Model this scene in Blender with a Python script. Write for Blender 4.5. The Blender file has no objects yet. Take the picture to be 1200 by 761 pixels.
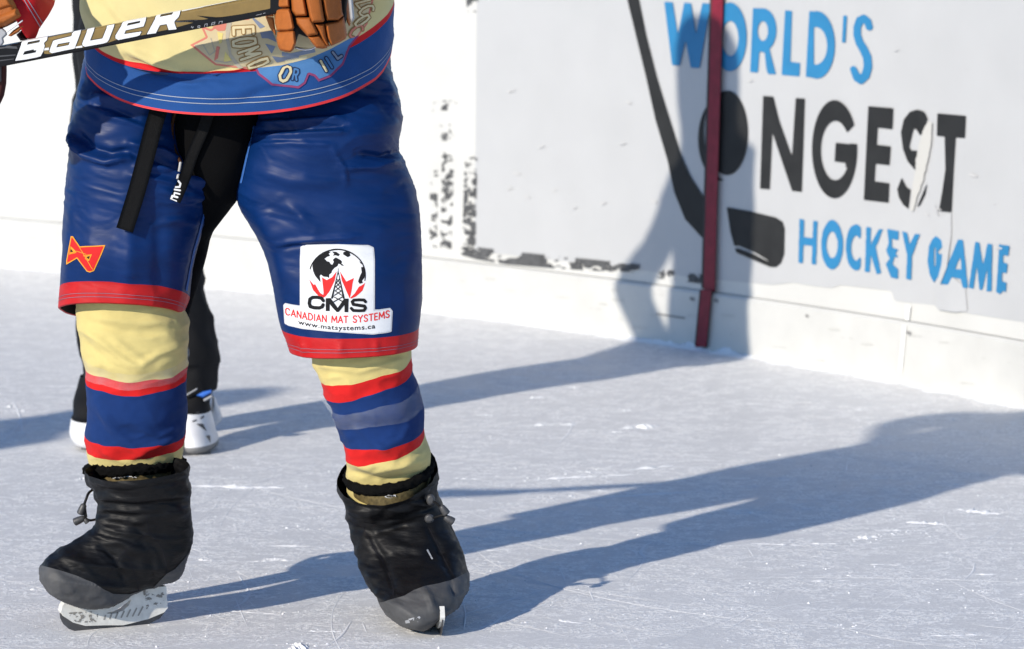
import bpy, math, random
import numpy as np
from mathutils import Vector, Matrix
from mathutils.bvhtree import BVHTree

random.seed(7)
SC = bpy.context.scene
COL = SC.collection
# ------------------------------------------------------------------ camera, sky, sun
F, CX, CY, CAMH = 4000.0, 600.0, 380.5, 1.54
PITCH = math.atan(522.5 / F)
cam_d = bpy.data.cameras.new('camera')
cam_d.sensor_width = 36.0
cam_d.lens = F / 1200.0 * 36.0
cam_d.clip_start = 0.1
cam_d.clip_end = 3000.0
cam_d.dof.use_dof = True
cam_d.dof.focus_distance = 6.95
cam_d.dof.aperture_fstop = 6.3
cam = bpy.data.objects.new('camera', cam_d)
cam.location = (0, 0, CAMH)
cam.rotation_euler = (math.pi / 2 - PITCH, 0, 0)
COL.objects.link(cam)
SC.camera = cam

SUN_EL = math.radians(24.3)
SUN_DIR = Vector((0.66, 0.75, 0)).normalized()          # the way the shadows fall on the ice
world = bpy.data.worlds.new('World')
SC.world = world
world.use_nodes = True
wn = world.node_tree
sky = wn.nodes.new('ShaderNodeTexSky')
sky.sky_type = 'NISHITA'
sky.sun_disc = False
sky.dust_density = 0.0
sky.ozone_density = 4.0
sky.altitude = 2000
sky.sun_elevation = SUN_EL
sky.sun_rotation = math.atan2(-SUN_DIR.x, -SUN_DIR.y)
bg = wn.nodes['Background']
bg.inputs['Strength'].default_value = 0.15
wn.links.new(sky.outputs[0], bg.inputs[0])
sun_d = bpy.data.lights.new('sun', 'SUN')
sun_d.energy = 4.5
sun_d.angle = math.radians(0.8)
sun_d.color = (1.0, 0.91, 0.78)
sun = bpy.data.objects.new('sun', sun_d)
light_dir = Vector((SUN_DIR.x * math.cos(SUN_EL), SUN_DIR.y * math.cos(SUN_EL), -math.sin(SUN_EL)))
sun.rotation_euler = light_dir.to_track_quat('-Z', 'Y').to_euler()
sun.location = (-6, -6, 6)
COL.objects.link(sun)
SC.view_settings.view_transform = 'Standard'
SC.view_settings.look = 'None'
SC.view_settings.gamma = 1.0
SC.view_settings.use_curve_mapping = False
SC.view_settings.exposure = 0.08

# ------------------------------------------------------------------ projection helpers
cp, sp = math.cos(PITCH), math.sin(PITCH)


def ray(px, py):
    px = np.asarray(px, float); py = np.asarray(py, float)
    u = (px - CX) / F; v = (CY - py) / F
    return u, cp + v * sp, -sp + v * cp


def P(px, py, Y):
    dx, dy, dz = ray(px, py)
    t = Y / dy
    return np.stack([dx * t, Y + 0 * t, CAMH + dz * t], -1)


def G(px, py, z=0.0):
    dx, dy, dz = ray(px, py)
    t = (z - CAMH) / dz
    return np.stack([dx * t, dy * t, z + 0 * t], -1)


def proj(p):
    x, y, z = p[..., 0], p[..., 1], p[..., 2] - CAMH
    d = y * cp - z * sp
    up = y * sp + z * cp
    return CX + F * x / d, CY - F * up / d


# ------------------------------------------------------------------ noise
_rng = np.random.RandomState(3)
_PERM = _rng.permutation(256)
_PERM = np.concatenate([_PERM, _PERM, _PERM])
_VAL = _rng.rand(256) * 2 - 1


def vnoise(x, y, z):
    xi, yi, zi = np.floor(x).astype(int), np.floor(y).astype(int), np.floor(z).astype(int)
    fx, fy, fz = x - xi, y - yi, z - zi
    s = lambda t: t * t * t * (t * (t * 6 - 15) + 10)
    fx, fy, fz = s(fx), s(fy), s(fz)
    xi &= 255; yi &= 255; zi &= 255

    def h(a, b, c):
        return _VAL[_PERM[_PERM[_PERM[(a & 255)] + (b & 255)] + (c & 255)]]
    r = 0
    for a in (0, 1):
        for b in (0, 1):
            for c in (0, 1):
                w = (fx if a else 1 - fx) * (fy if b else 1 - fy) * (fz if c else 1 - fz)
                r = r + w * h(xi + a, yi + b, zi + c)
    return r


def fbm(x, y, z, o=4):
    r = 0; a = 1.0; f = 1.0
    for i in range(o):
        r = r + a * vnoise(x * f + 17.3 * i, y * f + 5.1 * i, z * f + 9.7 * i)
        a *= 0.5; f *= 2.03
    return r


def ridged(x, y, z, o=3):
    r = 0; a = 1.0; f = 1.0
    for i in range(o):
        r = r + a * (1 - 2.2 * np.abs(vnoise(x * f + 11.3 * i, y * f + 3.1 * i, z * f + 7.7 * i)))
        a *= 0.5; f *= 2.03
    return r


# ------------------------------------------------------------------ object helpers
def tag(o, label=None, cat=None, group=None, kind=None):
    if label: o['label'] = label
    if cat: o['category'] = cat
    if group: o['group'] = group
    if kind: o['kind'] = kind
    return o


def empty(name, loc):
    o = bpy.data.objects.new(name, None)
    o.location = loc
    o.empty_display_size = 0.1
    COL.objects.link(o)
    return o


def origin_of(o):
    v = Vector((0, 0, 0))
    while o is not None:
        v += o.location
        o = o.parent
    return np.array(v)


def mk(name, verts, faces, mats, parent=None, midx=None, smooth=True, loc=(0, 0, 0)):
    verts = np.asarray(verts, float).reshape(-1, 3)
    off = origin_of(parent) + np.array(loc)
    me = bpy.data.meshes.new(name)
    me.from_pydata([tuple(v) for v in (verts - off)], [], [tuple(int(i) for i in f) for f in faces])
    if not isinstance(mats, (list, tuple)): mats = [mats]
    for m in mats: me.materials.append(m)
    if midx is not None:
        me.polygons.foreach_set('material_index', np.asarray(midx, dtype=np.int32))
    if smooth:
        me.polygons.foreach_set('use_smooth', np.ones(len(me.polygons), dtype=bool))
    me.update()
    o = bpy.data.objects.new(name, me)
    o.location = loc
    COL.objects.link(o)
    if parent is not None: o.parent = parent
    return o


def skin_mesh(joints, edges, root=0, sub=2):
    """joints: list of (x, y, z, r) or (x, y, z, rx, ry): one continuous skinned surface"""
    me = bpy.data.meshes.new('skin_tmp')
    me.from_pydata([j[:3] for j in joints], edges, [])
    o = bpy.data.objects.new('skin_tmp', me)
    COL.objects.link(o)
    o.modifiers.new('Skin', 'SKIN').use_smooth_shade = True
    for i, j in enumerate(joints):
        sv = me.skin_vertices[0].data[i]
        sv.radius = (j[3], j[4] if len(j) > 4 else j[3])
        sv.use_root = (i == root)
    s = o.modifiers.new('Sub', 'SUBSURF'); s.levels = sub; s.render_levels = sub
    dg = bpy.context.evaluated_depsgraph_get()
    dg.update()
    ev = o.evaluated_get(dg)
    m2 = bpy.data.meshes.new_from_object(ev)
    v = np.array([tuple(q.co) for q in m2.vertices]); f = [tuple(q.vertices) for q in m2.polygons]
    bpy.data.objects.remove(o); bpy.data.meshes.remove(me); bpy.data.meshes.remove(m2)
    return v, f


# ------------------------------------------------------------------ materials
def lin(c):
    return tuple(((v / 255.0) / 12.92 if v / 255.0 <= 0.04045 else ((v / 255.0 + 0.055) / 1.055) ** 2.4) for v in c)


def material(name, col, rough=0.6, spec=0.4, metallic=0.0, bump=0.0, bscale=200.0, var=0.0, vscale=20.0,
             sheen=0.0, coat=0.0, bdist=0.002, weave=0.0, wscale=900.0, anis=(1, 1, 1), detail=4.0, rvar=0.0):
    m = bpy.data.materials.new(name)
    m.use_nodes = True
    nt = m.node_tree; N = nt.nodes; L = nt.links
    b = N['Principled BSDF']
    b.inputs['Base Color'].default_value = (*col, 1)
    b.inputs['Roughness'].default_value = rough
    b.inputs['Specular IOR Level'].default_value = spec
    b.inputs['Metallic'].default_value = metallic
    b.inputs['Sheen Weight'].default_value = sheen
    b.inputs['Coat Weight'].default_value = coat
    tc = N.new('ShaderNodeTexCoord')
    mp = N.new('ShaderNodeMapping'); mp.inputs['Scale'].default_value = anis
    L.new(tc.outputs['Object'], mp.inputs[0])
    if var > 0 or rvar > 0:
        nz = N.new('ShaderNodeTexNoise'); nz.inputs['Scale'].default_value = vscale; nz.inputs['Detail'].default_value = 5
        L.new(mp.outputs[0], nz.inputs['Vector'])
        if var > 0:
            mr = N.new('ShaderNodeMapRange'); mr.inputs[1].default_value = 0.3; mr.inputs[2].default_value = 0.7
            mr.inputs[3].default_value = 1 - var; mr.inputs[4].default_value = 1 + var
            L.new(nz.outputs[0], mr.inputs[0])
            mx = N.new('ShaderNodeVectorMath'); mx.operation = 'SCALE'
            mx.inputs[0].default_value = col
            L.new(mr.outputs[0], mx.inputs['Scale'])
            L.new(mx.outputs[0], b.inputs['Base Color'])
        if rvar > 0:
            mr2 = N.new('ShaderNodeMapRange'); mr2.inputs[1].default_value = 0.3; mr2.inputs[2].default_value = 0.7
            mr2.inputs[3].default_value = rough - rvar; mr2.inputs[4].default_value = rough + rvar
            L.new(nz.outputs[0], mr2.inputs[0]); L.new(mr2.outputs[0], b.inputs['Roughness'])
    hgt = None
    if bump > 0:
        n2 = N.new('ShaderNodeTexNoise'); n2.inputs['Scale'].default_value = bscale; n2.inputs['Detail'].default_value = detail
        L.new(mp.outputs[0], n2.inputs['Vector'])
        bp = N.new('ShaderNodeBump'); bp.inputs['Strength'].default_value = bump; bp.inputs['Distance'].default_value = bdist
        L.new(n2.outputs[0], bp.inputs['Height']); hgt = bp
        L.new(bp.outputs[0], b.inputs['Normal'])
    if weave > 0:
        w = N.new('ShaderNodeTexVoronoi'); w.inputs['Scale'].default_value = wscale
        L.new(tc.outputs['Object'], w.inputs['Vector'])
        bp2 = N.new('ShaderNodeBump'); bp2.inputs['Strength'].default_value = weave; bp2.inputs['Distance'].default_value = 0.0006
        L.new(w.outputs['Distance'], bp2.inputs['Height'])
        if hgt: L.new(hgt.outputs[0], bp2.inputs['Normal'])
        L.new(bp2.outputs[0], b.inputs['Normal'])
    return m


M = {}
M['blue_nylon'] = material('blue_nylon', (0.0014, 0.0205, 0.104), 0.44, 0.20, bump=0.12, bscale=11, anis=(1, 1, 3), detail=6, bdist=0.006, var=0.12, vscale=9, weave=0.10, rvar=0.06)
M['red_nylon'] = material('red_nylon', (0.46, 0.010, 0.012), 0.5, 0.25, bump=0.15, bscale=120, var=0.10, vscale=30, weave=0.15)
M['black_knit'] = material('black_knit', (0.003, 0.003, 0.0035), 0.9, 0.08, bump=0.2, bscale=300)
M['lining'] = material('dark_lining', (0.010, 0.010, 0.014), 0.8, 0.2)
M['jersey_blue'] = material('jersey_blue', (0.009, 0.060, 0.225), 0.75, 0.2, bump=0.2, bscale=300, var=0.06, vscale=20, weave=0.45, wscale=650, sheen=0.1)
M['jersey_cream'] = material('jersey_cream', (0.60, 0.515, 0.245), 0.75, 0.2, bump=0.15, bscale=300, var=0.04, vscale=20, weave=0.3, wscale=650, sheen=0.1)
M['jersey_red'] = material('jersey_red', (0.55, 0.012, 0.016), 0.7, 0.2, weave=0.4, wscale=650)
M['piping'] = material('red_piping', (0.70, 0.035, 0.04), 0.6, 0.3)
M['sock_cream'] = material('sock_cream', (0.59, 0.49, 0.195), 0.85, 0.15, bump=0.2, bscale=260, var=0.07, vscale=25, weave=0.5, wscale=800, sheen=0.15)
M['sock_red'] = material('sock_red', (0.56, 0.014, 0.014), 0.85, 0.15, bump=0.2, bscale=260, var=0.08, vscale=40, weave=0.5, wscale=800, sheen=0.05)
M['sock_blue'] = material('sock_blue', (0.007, 0.030, 0.130), 0.85, 0.15, bump=0.2, bscale=260, var=0.10, vscale=40, weave=0.5, wscale=800, sheen=0.05)
M['boot_black'] = material('boot_black_nylon', (0.0042, 0.0042, 0.005), 0.52, 0.24, bump=0.55, bscale=38, anis=(1, 1, 3.5), detail=6, bdist=0.003, var=0.2, vscale=30, weave=0.1, rvar=0.08)
M['boot_grey'] = material('boot_grey_rubber', (0.066, 0.067, 0.070), 0.62, 0.4, bump=0.35, bscale=70, var=0.25, vscale=18)
M['fur'] = material('black_trim', (0.004, 0.004, 0.004), 0.95, 0.1, bump=1.0, bscale=400)
M['strap'] = material('black_webbing', (0.0045, 0.0045, 0.005), 0.7, 0.15, bump=0.6, bscale=900, weave=0.8, wscale=700)
M['leather'] = material('tan_leather', (0.36, 0.105, 0.020), 0.6, 0.25, bump=0.45, bscale=420, var=0.12, vscale=60)
M['lining_thumb_shade'] = material('dark_lining_thumb_shade', (0.05, 0.010, 0.008), 0.7, 0.3, bump=0.3, bscale=300)  # cuff lining; also holds the thumb's shade as colour
M['black'] = material('black', (0.006, 0.006, 0.007), 0.6, 0.3)
M['stick_black'] = material('stick_black', (0.005, 0.005, 0.006), 0.35, 0.3, coat=0.1, bump=0.05, bscale=100)
M['stick_gold'] = material('stick_gold', (0.235, 0.155, 0.045), 0.32, 0.5, coat=0.3, var=0.08, vscale=60)
M['stick_grey'] = material('stick_grey', (0.07, 0.07, 0.075), 0.35, 0.5, coat=0.2)
M['white_paint'] = material('white_paint', (0.80, 0.80, 0.80), 0.35, 0.5, coat=0.2)
M['white_cloth'] = material('white_cloth', (0.74, 0.75, 0.77), 0.7, 0.2, bump=0.3, bscale=500)
M['grey_trim'] = material('grey_trim', (0.35, 0.36, 0.38), 0.5, 0.4)
M['thread_white'] = material('white_thread', (0.36, 0.40, 0.47), 0.8, 0.2)
M['thread_grey'] = material('grey_thread', (0.16, 0.17, 0.24), 0.8, 0.2)
M['thread_blue'] = material('blue_thread', (0.03, 0.11, 0.36), 0.7, 0.3)
M['patch_black'] = material('patch_black', (0.012, 0.012, 0.014), 0.8, 0.2)
M['patch_red'] = material('patch_red', (0.72, 0.03, 0.03), 0.8, 0.2)
M['patch_rim'] = material('patch_rim', (0.62, 0.63, 0.66), 0.8, 0.2, bump=0.6, bscale=900)
M['emblem_gold'] = material('emblem_gold', (0.70, 0.30, 0.03), 0.8, 0.2)
M['emblem_red'] = material('emblem_red', (0.58, 0.02, 0.02), 0.8, 0.2, bump=0.3, bscale=600)
M['holder'] = material('white_holder', (0.66, 0.655, 0.62), 0.45, 0.45, var=0.12, vscale=60, bump=0.2, bscale=80)
M['steel'] = material('blade_steel', (0.085, 0.085, 0.09), 0.42, 0.5, metallic=0.4, var=0.2, vscale=50)
M['smudge'] = material('dark_smudge', (0.24, 0.23, 0.21), 0.6, 0.3)
M['toggle'] = material('grey_toggle', (0.055, 0.055, 0.058), 0.45, 0.5)
M['olive'] = material('olive_tongue', (0.10, 0.075, 0.03), 0.7, 0.2, var=0.4, vscale=150)
M['skin'] = material('skin', (0.52, 0.28, 0.19), 0.5, 0.4)
M['crest_red'] = material('crest_red', (0.58, 0.20, 0.15), 0.8, 0.2)
M['crest_magenta'] = material('crest_magenta', (0.24, 0.05, 0.14), 0.8, 0.2)
M['crest_beige'] = material('crest_beige', (0.56, 0.47, 0.29), 0.8, 0.2)
M['crest_cream'] = material('crest_cream', (0.64, 0.56, 0.35), 0.8, 0.2)
M['crest_brown'] = material('crest_brown', (0.29, 0.18, 0.07), 0.8, 0.2)
M['crest_grey'] = material('crest_grey', (0.42, 0.38, 0.30), 0.8, 0.2)
M['crest_blue'] = material('crest_blue', (0.20, 0.24, 0.33), 0.8, 0.2)
M['crest_sky'] = material('crest_sky', (0.07, 0.19, 0.42), 0.8, 0.2)
M['crest_ink'] = material('crest_ink', (0.02, 0.035, 0.09), 0.8, 0.2)
M['crest_yellow'] = material('crest_yellow', (0.66, 0.55, 0.20), 0.8, 0.2)
M['p2_black'] = material('black_trousers', (0.0085, 0.0085, 0.0095), 0.75, 0.2, bump=0.3, bscale=120, var=0.2, vscale=12)
M['p2_white'] = material('white_skate', (0.72, 0.72, 0.73), 0.4, 0.5, var=0.08, vscale=20)
M['p2_grey'] = material('grey_sole', (0.20, 0.20, 0.20), 0.6, 0.3)
M['p2_blue'] = material('blue_accent', (0.03, 0.14, 0.55), 0.5, 0.4)
M['board_white'] = material('board_white', (0.57, 0.57, 0.55), 0.4, 0.3, var=0.05, vscale=3, bump=0.06, bscale=18, rvar=0.08)
M['kick_white'] = material('kick_white', (0.55, 0.55, 0.53), 0.45, 0.4, var=0.05, vscale=8, bump=0.12, bscale=25)
M['advert_white'] = material('advert_white', (0.455, 0.462, 0.47), 0.32, 0.4, var=0.025, vscale=5, bump=0.08, bscale=10)
M['wall_black'] = material('vinyl_black', (0.019, 0.0195, 0.020), 0.55, 0.25, var=0.2, vscale=12)
M['wall_blue'] = material('vinyl_blue', (0.025, 0.19, 0.39), 0.5, 0.3, var=0.06, vscale=12)
M['strip_red'] = material('red_strip', (0.20, 0.012, 0.030), 0.5, 0.3, var=0.15, vscale=30, bump=0.1, bscale=40)
M['strip_edge'] = material('dark_edge', (0.05, 0.045, 0.045), 0.7, 0.2)
M['scuff'] = material('scuff_black', (0.085, 0.087, 0.090), 0.7, 0.2, var=0.3, vscale=40)
M['faint'] = material('faint_mark', (0.50, 0.50, 0.50), 0.6, 0.3)
M['faint_warm'] = material('faint_warm_mark', (0.66, 0.65, 0.58), 0.6, 0.3)
M['tear_cream'] = material('torn_paper', (0.50, 0.495, 0.47), 0.6, 0.3)
M['joint'] = material('panel_joint', (0.82, 0.82, 0.80), 0.5, 0.3)
M['crease'] = material('board_seam', (0.62, 0.62, 0.58), 0.6, 0.2)
M['snow'] = material('snow', (0.86, 0.87, 0.88), 0.75, 0.3, bump=0.6, bscale=150)
M['aglet'] = material('aglet', (0.5, 0.5, 0.5), 0.4, 0.5)
M['cord'] = material('brown_cord', (0.05, 0.018, 0.006), 0.8, 0.2, var=0.6, vscale=300)


def tape_material():
    m = bpy.data.materials.new('clear_tape'); m.use_nodes = True
    nt = m.node_tree; N = nt.nodes; L = nt.links
    b = N['Principled BSDF']
    b.inputs['Base Color'].default_value = (0.75, 0.78, 0.82, 1)
    b.inputs['Roughness'].default_value = 0.25
    nz = N.new('ShaderNodeTexNoise'); nz.inputs['Scale'].default_value = 22
    tc = N.new('ShaderNodeTexCoord'); L.new(tc.outputs['Object'], nz.inputs['Vector'])
    mr = N.new('ShaderNodeMapRange'); mr.inputs[1].default_value = 0.3; mr.inputs[2].default_value = 0.75
    mr.inputs[3].default_value = 0.05; mr.inputs[4].default_value = 0.15
    L.new(nz.outputs[0], mr.inputs[0]); L.new(mr.outputs[0], b.inputs['Alpha'])
    return m


M['tape'] = tape_material()


def ice_material():
    m = bpy.data.materials.new('ice_surface'); m.use_nodes = True
    nt = m.node_tree; N = nt.nodes; L = nt.links
    b = N['Principled BSDF']
    tc = N.new('ShaderNodeTexCoord')

    def noise(scale, det=5, rough=0.6, vec=None):
        n = N.new('ShaderNodeTexNoise'); n.inputs['Scale'].default_value = scale
        n.inputs['Detail'].default_value = det; n.inputs['Roughness'].default_value = rough
        L.new(vec or tc.outputs['Object'], n.inputs['Vector'])
        return n.outputs[0]

    def mrange(v, a, bb, c, d):
        r = N.new('ShaderNodeMapRange'); r.inputs[1].default_value = a; r.inputs[2].default_value = bb
        r.inputs[3].default_value = c; r.inputs[4].default_value = d
        L.new(v, r.inputs[0]); return r.outputs[0]

    def math_(op, a, c):
        n = N.new('ShaderNodeMath'); n.operation = op
        for i, v in enumerate((a, c)):
            if isinstance(v, float): n.inputs[i].default_value = v
            else: L.new(v, n.inputs[i])
        return n.outputs[0]

    def mix(fac, c1, c2):
        n = N.new('ShaderNodeMix'); n.data_type = 'RGBA'
        L.new(fac, n.inputs[0])
        for i, v in ((6, c1), (7, c2)):
            if isinstance(v, tuple): n.inputs[i].default_value = (*v, 1)
            else: L.new(v, n.inputs[i])
        return n.outputs[2]
    an = N.new('ShaderNodeMapping'); an.inputs['Scale'].default_value = (0.8, 1.0, 1.0); an.inputs['Rotation'].default_value = (0, 0, 0.12)
    L.new(tc.outputs['Object'], an.inputs[0]); av = an.outputs[0]
    big = noise(1.1, 4)
    mid = noise(7.0, 6, 0.65, av)
    clump = noise(26.0, 5, 0.68, av)
    fine = noise(110.0, 4, 0.7, av)
    grain = noise(380.0, 3, 0.7, av)
    base = mix(mrange(big, 0.35, 0.65, 0, 1), ICE_A, ICE_B)
    # grey ice between, scraped frost on top: clumps broken up by grain
    base = mix(mrange(grain, 0.3, 0.72, 0, 0.55), base, ICE_D)
    frost = math_('MULTIPLY', mrange(mid, 0.42, 0.60, 0.12, 1), mrange(clump, 0.43, 0.60, 0, 1))
    frost = math_('MULTIPLY', frost, mrange(fine, 0.42, 0.58, 0, 1))
    c = mix(mrange(frost, 0.02, 0.30, 0, 1.0), base, ICE_S)
    specks = math_('MULTIPLY', mrange(fine, 0.585, 0.63, 0, 1), mrange(grain, 0.42, 0.56, 0, 1))
    c = mix(specks, c, ICE_S)
    lines = None
    for ang, sx, sy, thr in ((0.3, 90, 1.6, 0.655), (-0.5, 110, 1.3, 0.665), (1.2, 100, 1.9, 0.675), (2.1, 80, 1.4, 0.68), (0.9, 120, 2.2, 0.68), (0.05, 70, 2.0, 0.66)):
        mp = N.new('ShaderNodeMapping'); mp.inputs['Rotation'].default_value = (0, 0, ang + 1.45)
        L.new(tc.outputs['Object'], mp.inputs[0])
        mp2 = N.new('ShaderNodeMapping'); mp2.inputs['Scale'].default_value = (sx, sy, 1)
        L.new(mp.outputs[0], mp2.inputs[0])
        ln = mrange(noise(1.0, 2, 0.5, mp2.outputs[0]), thr, thr + 0.05, 0, 1)
        lines = ln if lines is None else math_('MAXIMUM', lines, ln)
    c = mix(math_('MULTIPLY', lines, mrange(fine, 0.35, 0.6, 0.1, 0.85)), c, ICE_S)
    L.new(c, b.inputs['Base Color'])
    L.new(mrange(mid, 0.3, 0.7, 0.45, 0.8), b.inputs['Roughness'])
    b.inputs['Specular IOR Level'].default_value = 0.3
    hb = math_('ADD', math_('MULTIPLY', fine, 0.5), math_('ADD', math_('MULTIPLY', frost, 0.9), math_('MULTIPLY', grain, 0.35)))
    hb = math_('ADD', hb, math_('MULTIPLY', lines, 0.25))
    bp = N.new('ShaderNodeBump'); bp.inputs['Strength'].default_value = 0.7; bp.inputs['Distance'].default_value = 0.0035
    L.new(hb, bp.inputs['Height']); L.new(bp.outputs[0], b.inputs['Normal'])
    return m


ICE_A, ICE_B, ICE_S, ICE_D = (0.73, 0.73, 0.73), (0.80, 0.80, 0.795), (0.98, 0.98, 0.97), (0.51, 0.52, 0.54)
M['ice'] = ice_material()

# ------------------------------------------------------------------ 2D shapes (signed distance) -> meshes


def poly(*pts):
    pts = np.array(pts, float)

    def f(x, y):
        d = np.full(x.shape, 1e18); ins = np.zeros(x.shape, bool)
        n = len(pts)
        for i in range(n):
            ax, ay = pts[i]; bx, by = pts[(i + 1) % n]
            ex, ey = bx - ax, by - ay
            L2 = ex * ex + ey * ey + 1e-12
            t = np.clip(((x - ax) * ex + (y - ay) * ey) / L2, 0, 1)
            d = np.minimum(d, (x - ax - t * ex) ** 2 + (y - ay - t * ey) ** 2)
            c = ((ay > y) != (by > y))
            xs = ax + (y - ay) / (ey if abs(ey) > 1e-12 else 1e-12) * ex
            ins ^= c & (x < xs)
        d = np.sqrt(d)
        return np.where(ins, -d, d)
    f.box = (pts[:, 0].min(), pts[:, 1].min(), pts[:, 0].max(), pts[:, 1].max())
    return f


def ell(cx, cy, a, b):
    def f(x, y):
        return (np.sqrt(((x - cx) / a) ** 2 + ((y - cy) / b) ** 2) - 1) * min(a, b)
    f.box = (cx - a, cy - b, cx + a, cy + b)
    return f


def stroke(pts, w):
    pts = [tuple(map(float, p)) for p in pts]
    ws = w if isinstance(w, (list, tuple)) else [w] * len(pts)

    def f(x, y):
        d = np.full(x.shape, 1e9)
        for i in range(len(pts) - 1):
            ax, ay = pts[i]; bx, by = pts[i + 1]
            ex, ey = bx - ax, by - ay
            t = np.clip(((x - ax) * ex + (y - ay) * ey) / (ex * ex + ey * ey + 1e-12), 0, 1)
            q = np.hypot(x - ax - t * ex, y - ay - t * ey) - 0.5 * (ws[i] + (ws[i + 1] - ws[i]) * t)
            d = np.minimum(d, q)
        return d
    mw = max(ws) / 2
    f.box = (min(p[0] for p in pts) - mw, min(p[1] for p in pts) - mw, max(p[0] for p in pts) + mw, max(p[1] for p in pts) + mw)
    return f


def union(*fs):
    def f(x, y):
        d = fs[0](x, y)
        for g in fs[1:]: d = np.minimum(d, g(x, y))
        return d
    b = np.array([g.box for g in fs])
    f.box = (b[:, 0].min(), b[:, 1].min(), b[:, 2].max(), b[:, 3].max())
    return f


def minus(a, *bs):
    def f(x, y):
        d = a(x, y)
        for g in bs: d = np.maximum(d, -g(x, y))
        return d
    f.box = a.box
    return f


def inter(a, b):
    def f(x, y): return np.maximum(a(x, y), b(x, y))
    f.box = (max(a.box[0], b.box[0]), max(a.box[1], b.box[1]), min(a.box[2], b.box[2]), min(a.box[3], b.box[3]))
    return f


def grow(a, r):
    def f(x, y): return a(x, y) - r
    f.box = (a.box[0] - r, a.box[1] - r, a.box[2] + r, a.box[3] + r)
    return f


def moved(a, sx, sy, ox, oy):
    """shape drawn in zoomed coordinates -> photo pixels: px = x / s + o"""
    def f(x, y): return a((x - ox) * sx, (y - oy) * sy) / min(sx, sy)
    b = a.box
    f.box = (b[0] / sx + ox, b[1] / sy + oy, b[2] / sx + ox, b[3] / sy + oy)
    return f


def ragged(a, scale, amp, seed=0.0):
    def f(x, y): return a(x, y) + amp * fbm(x / scale + seed, y / scale + seed * 1.7, np.zeros_like(x) + seed, 4)
    b = a.box
    f.box = (b[0] - amp, b[1] - amp, b[2] + amp, b[3] + amp)
    return f


def worn(a, scale, thr, seed=0.0, sx=1.0):
    """keeps only noisy remnants of a shape"""
    def f(x, y):
        u = (x * 0.83 * sx + y * 0.56) / scale; v = (y * 0.83 - x * 0.56 * sx) / scale
        w = 0.35 * fbm(u * 1.7 + 3, v * 1.7 + seed, np.zeros_like(x), 2)
        n = fbm(u + seed + w, v + seed * 2.1 - w, np.zeros_like(x) + seed, 5) + 0.25 * vnoise(u * 6, v * 6, np.zeros_like(x) + seed)
        return np.maximum(a(x, y), (thr - n) * scale * 0.5)
    f.box = a.box
    return f


def tri2d(f, step):
    """marching squares: filled region f<0 -> 2D verts, faces, distances"""
    x0, y0, x1, y1 = f.box
    x0 -= step * 1.5; y0 -= step * 1.5; x1 += step * 1.5; y1 += step * 1.5
    nx = int((x1 - x0) / step) + 2; ny = int((y1 - y0) / step) + 2
    xs = x0 + np.arange(nx) * step; ys = y0 + np.arange(ny) * step
    X, Y = np.meshgrid(xs, ys)
    D = f(X, Y)
    D = np.where(np.abs(D) < 1e-9, 1e-9, D)
    I = D < 0
    verts = []; faces = []; idx = {}

    def node(i, j):
        k = (i, j)
        if k not in idx:
            idx[k] = len(verts); verts.append((xs[i], ys[j]))
        return idx[k]

    def edge(i, j, a, b):
        k = (i, j, a, b)
        if k not in idx:
            d0, d1 = D[j, i], D[b, a]
            t = d0 / (d0 - d1)
            t = min(max(t, 0.02), 0.98)
            idx[k] = len(verts); verts.append((xs[i] + t * (xs[a] - xs[i]), ys[j] + t * (ys[b] - ys[j])))
        return idx[k]
    act = I[:-1, :-1].astype(int) + I[:-1, 1:] + I[1:, 1:] + I[1:, :-1]
    for j, i in np.argwhere(act > 0):
        cs = ((i, j), (i + 1, j), (i + 1, j + 1), (i, j + 1))
        out = []
        for q in range(4):
            a = cs[q]; b = cs[(q + 1) % 4]
            ia, ib = I[a[1], a[0]], I[b[1], b[0]]
            if ia: out.append(node(*a))
            if ia != ib:
                lo, hi = (a, b) if a < b else (b, a)
                out.append(edge(*lo, *hi))
        if len(out) >= 3: faces.append(tuple(out))
    v = np.array(verts) if verts else np.zeros((0, 2))
    return v, faces


def surf_mapper(bvh, off):
    """photo pixels -> points lying on a modelled surface, off metres proud of it"""
    o = Vector((0, 0, CAMH))

    def m(v):
        dx, dy, dz = ray(v[:, 0], v[:, 1])
        out = np.full((len(v), 3), np.nan)
        for k in range(len(v)):
            d = Vector((dx[k], dy[k], dz[k])).normalized()
            hit = bvh.ray_cast(o, d)
            if hit[0] is not None:
                n = hit[1] if hit[1].dot(d) < 0 else -hit[1]
                out[k] = hit[0] + n * off
        return out
    return m


def applied(name, f, step, mapper, mat, parent, smooth=True):
    if isinstance(f, list) and name in ('grey_flash', 'skate_mark', 'dark_flash', 'smudge', 'flame_print', 'globe_print'):
        for q in f: applied(name, q, step, mapper, mat, parent, smooth)
        return None
    fs = f if isinstance(f, list) else [f]
    V = []; FA = []; n = 0
    for g in fs:
        v, fa = tri2d(g, step)
        if not len(v): continue
        V.append(v); FA += [tuple(i + n for i in q) for q in fa]; n += len(v)
    v2 = np.concatenate(V)
    p = mapper(v2)
    ok = ~np.isnan(p[:, 0])
    FA = [q for q in FA if all(ok[i] for i in q)]
    used = sorted({i for q in FA for i in q}); re = {u: k for k, u in enumerate(used)}
    FA = [tuple(re[i] for i in q)[::-1] for q in FA]
    return mk(name, p[used], FA, mat, parent, smooth=smooth)


def bvh_of(*objs):
    V = []; Fc = []; n = 0
    for o in objs:
        w = origin_of(o)
        vs = [Vector(tuple(np.array(v.co) + w)) for v in o.data.vertices]
        V += vs; Fc += [tuple(i + n for i in p.vertices) for p in o.data.polygons]; n += len(vs)
    return BVHTree.FromPolygons(V, Fc)


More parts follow.
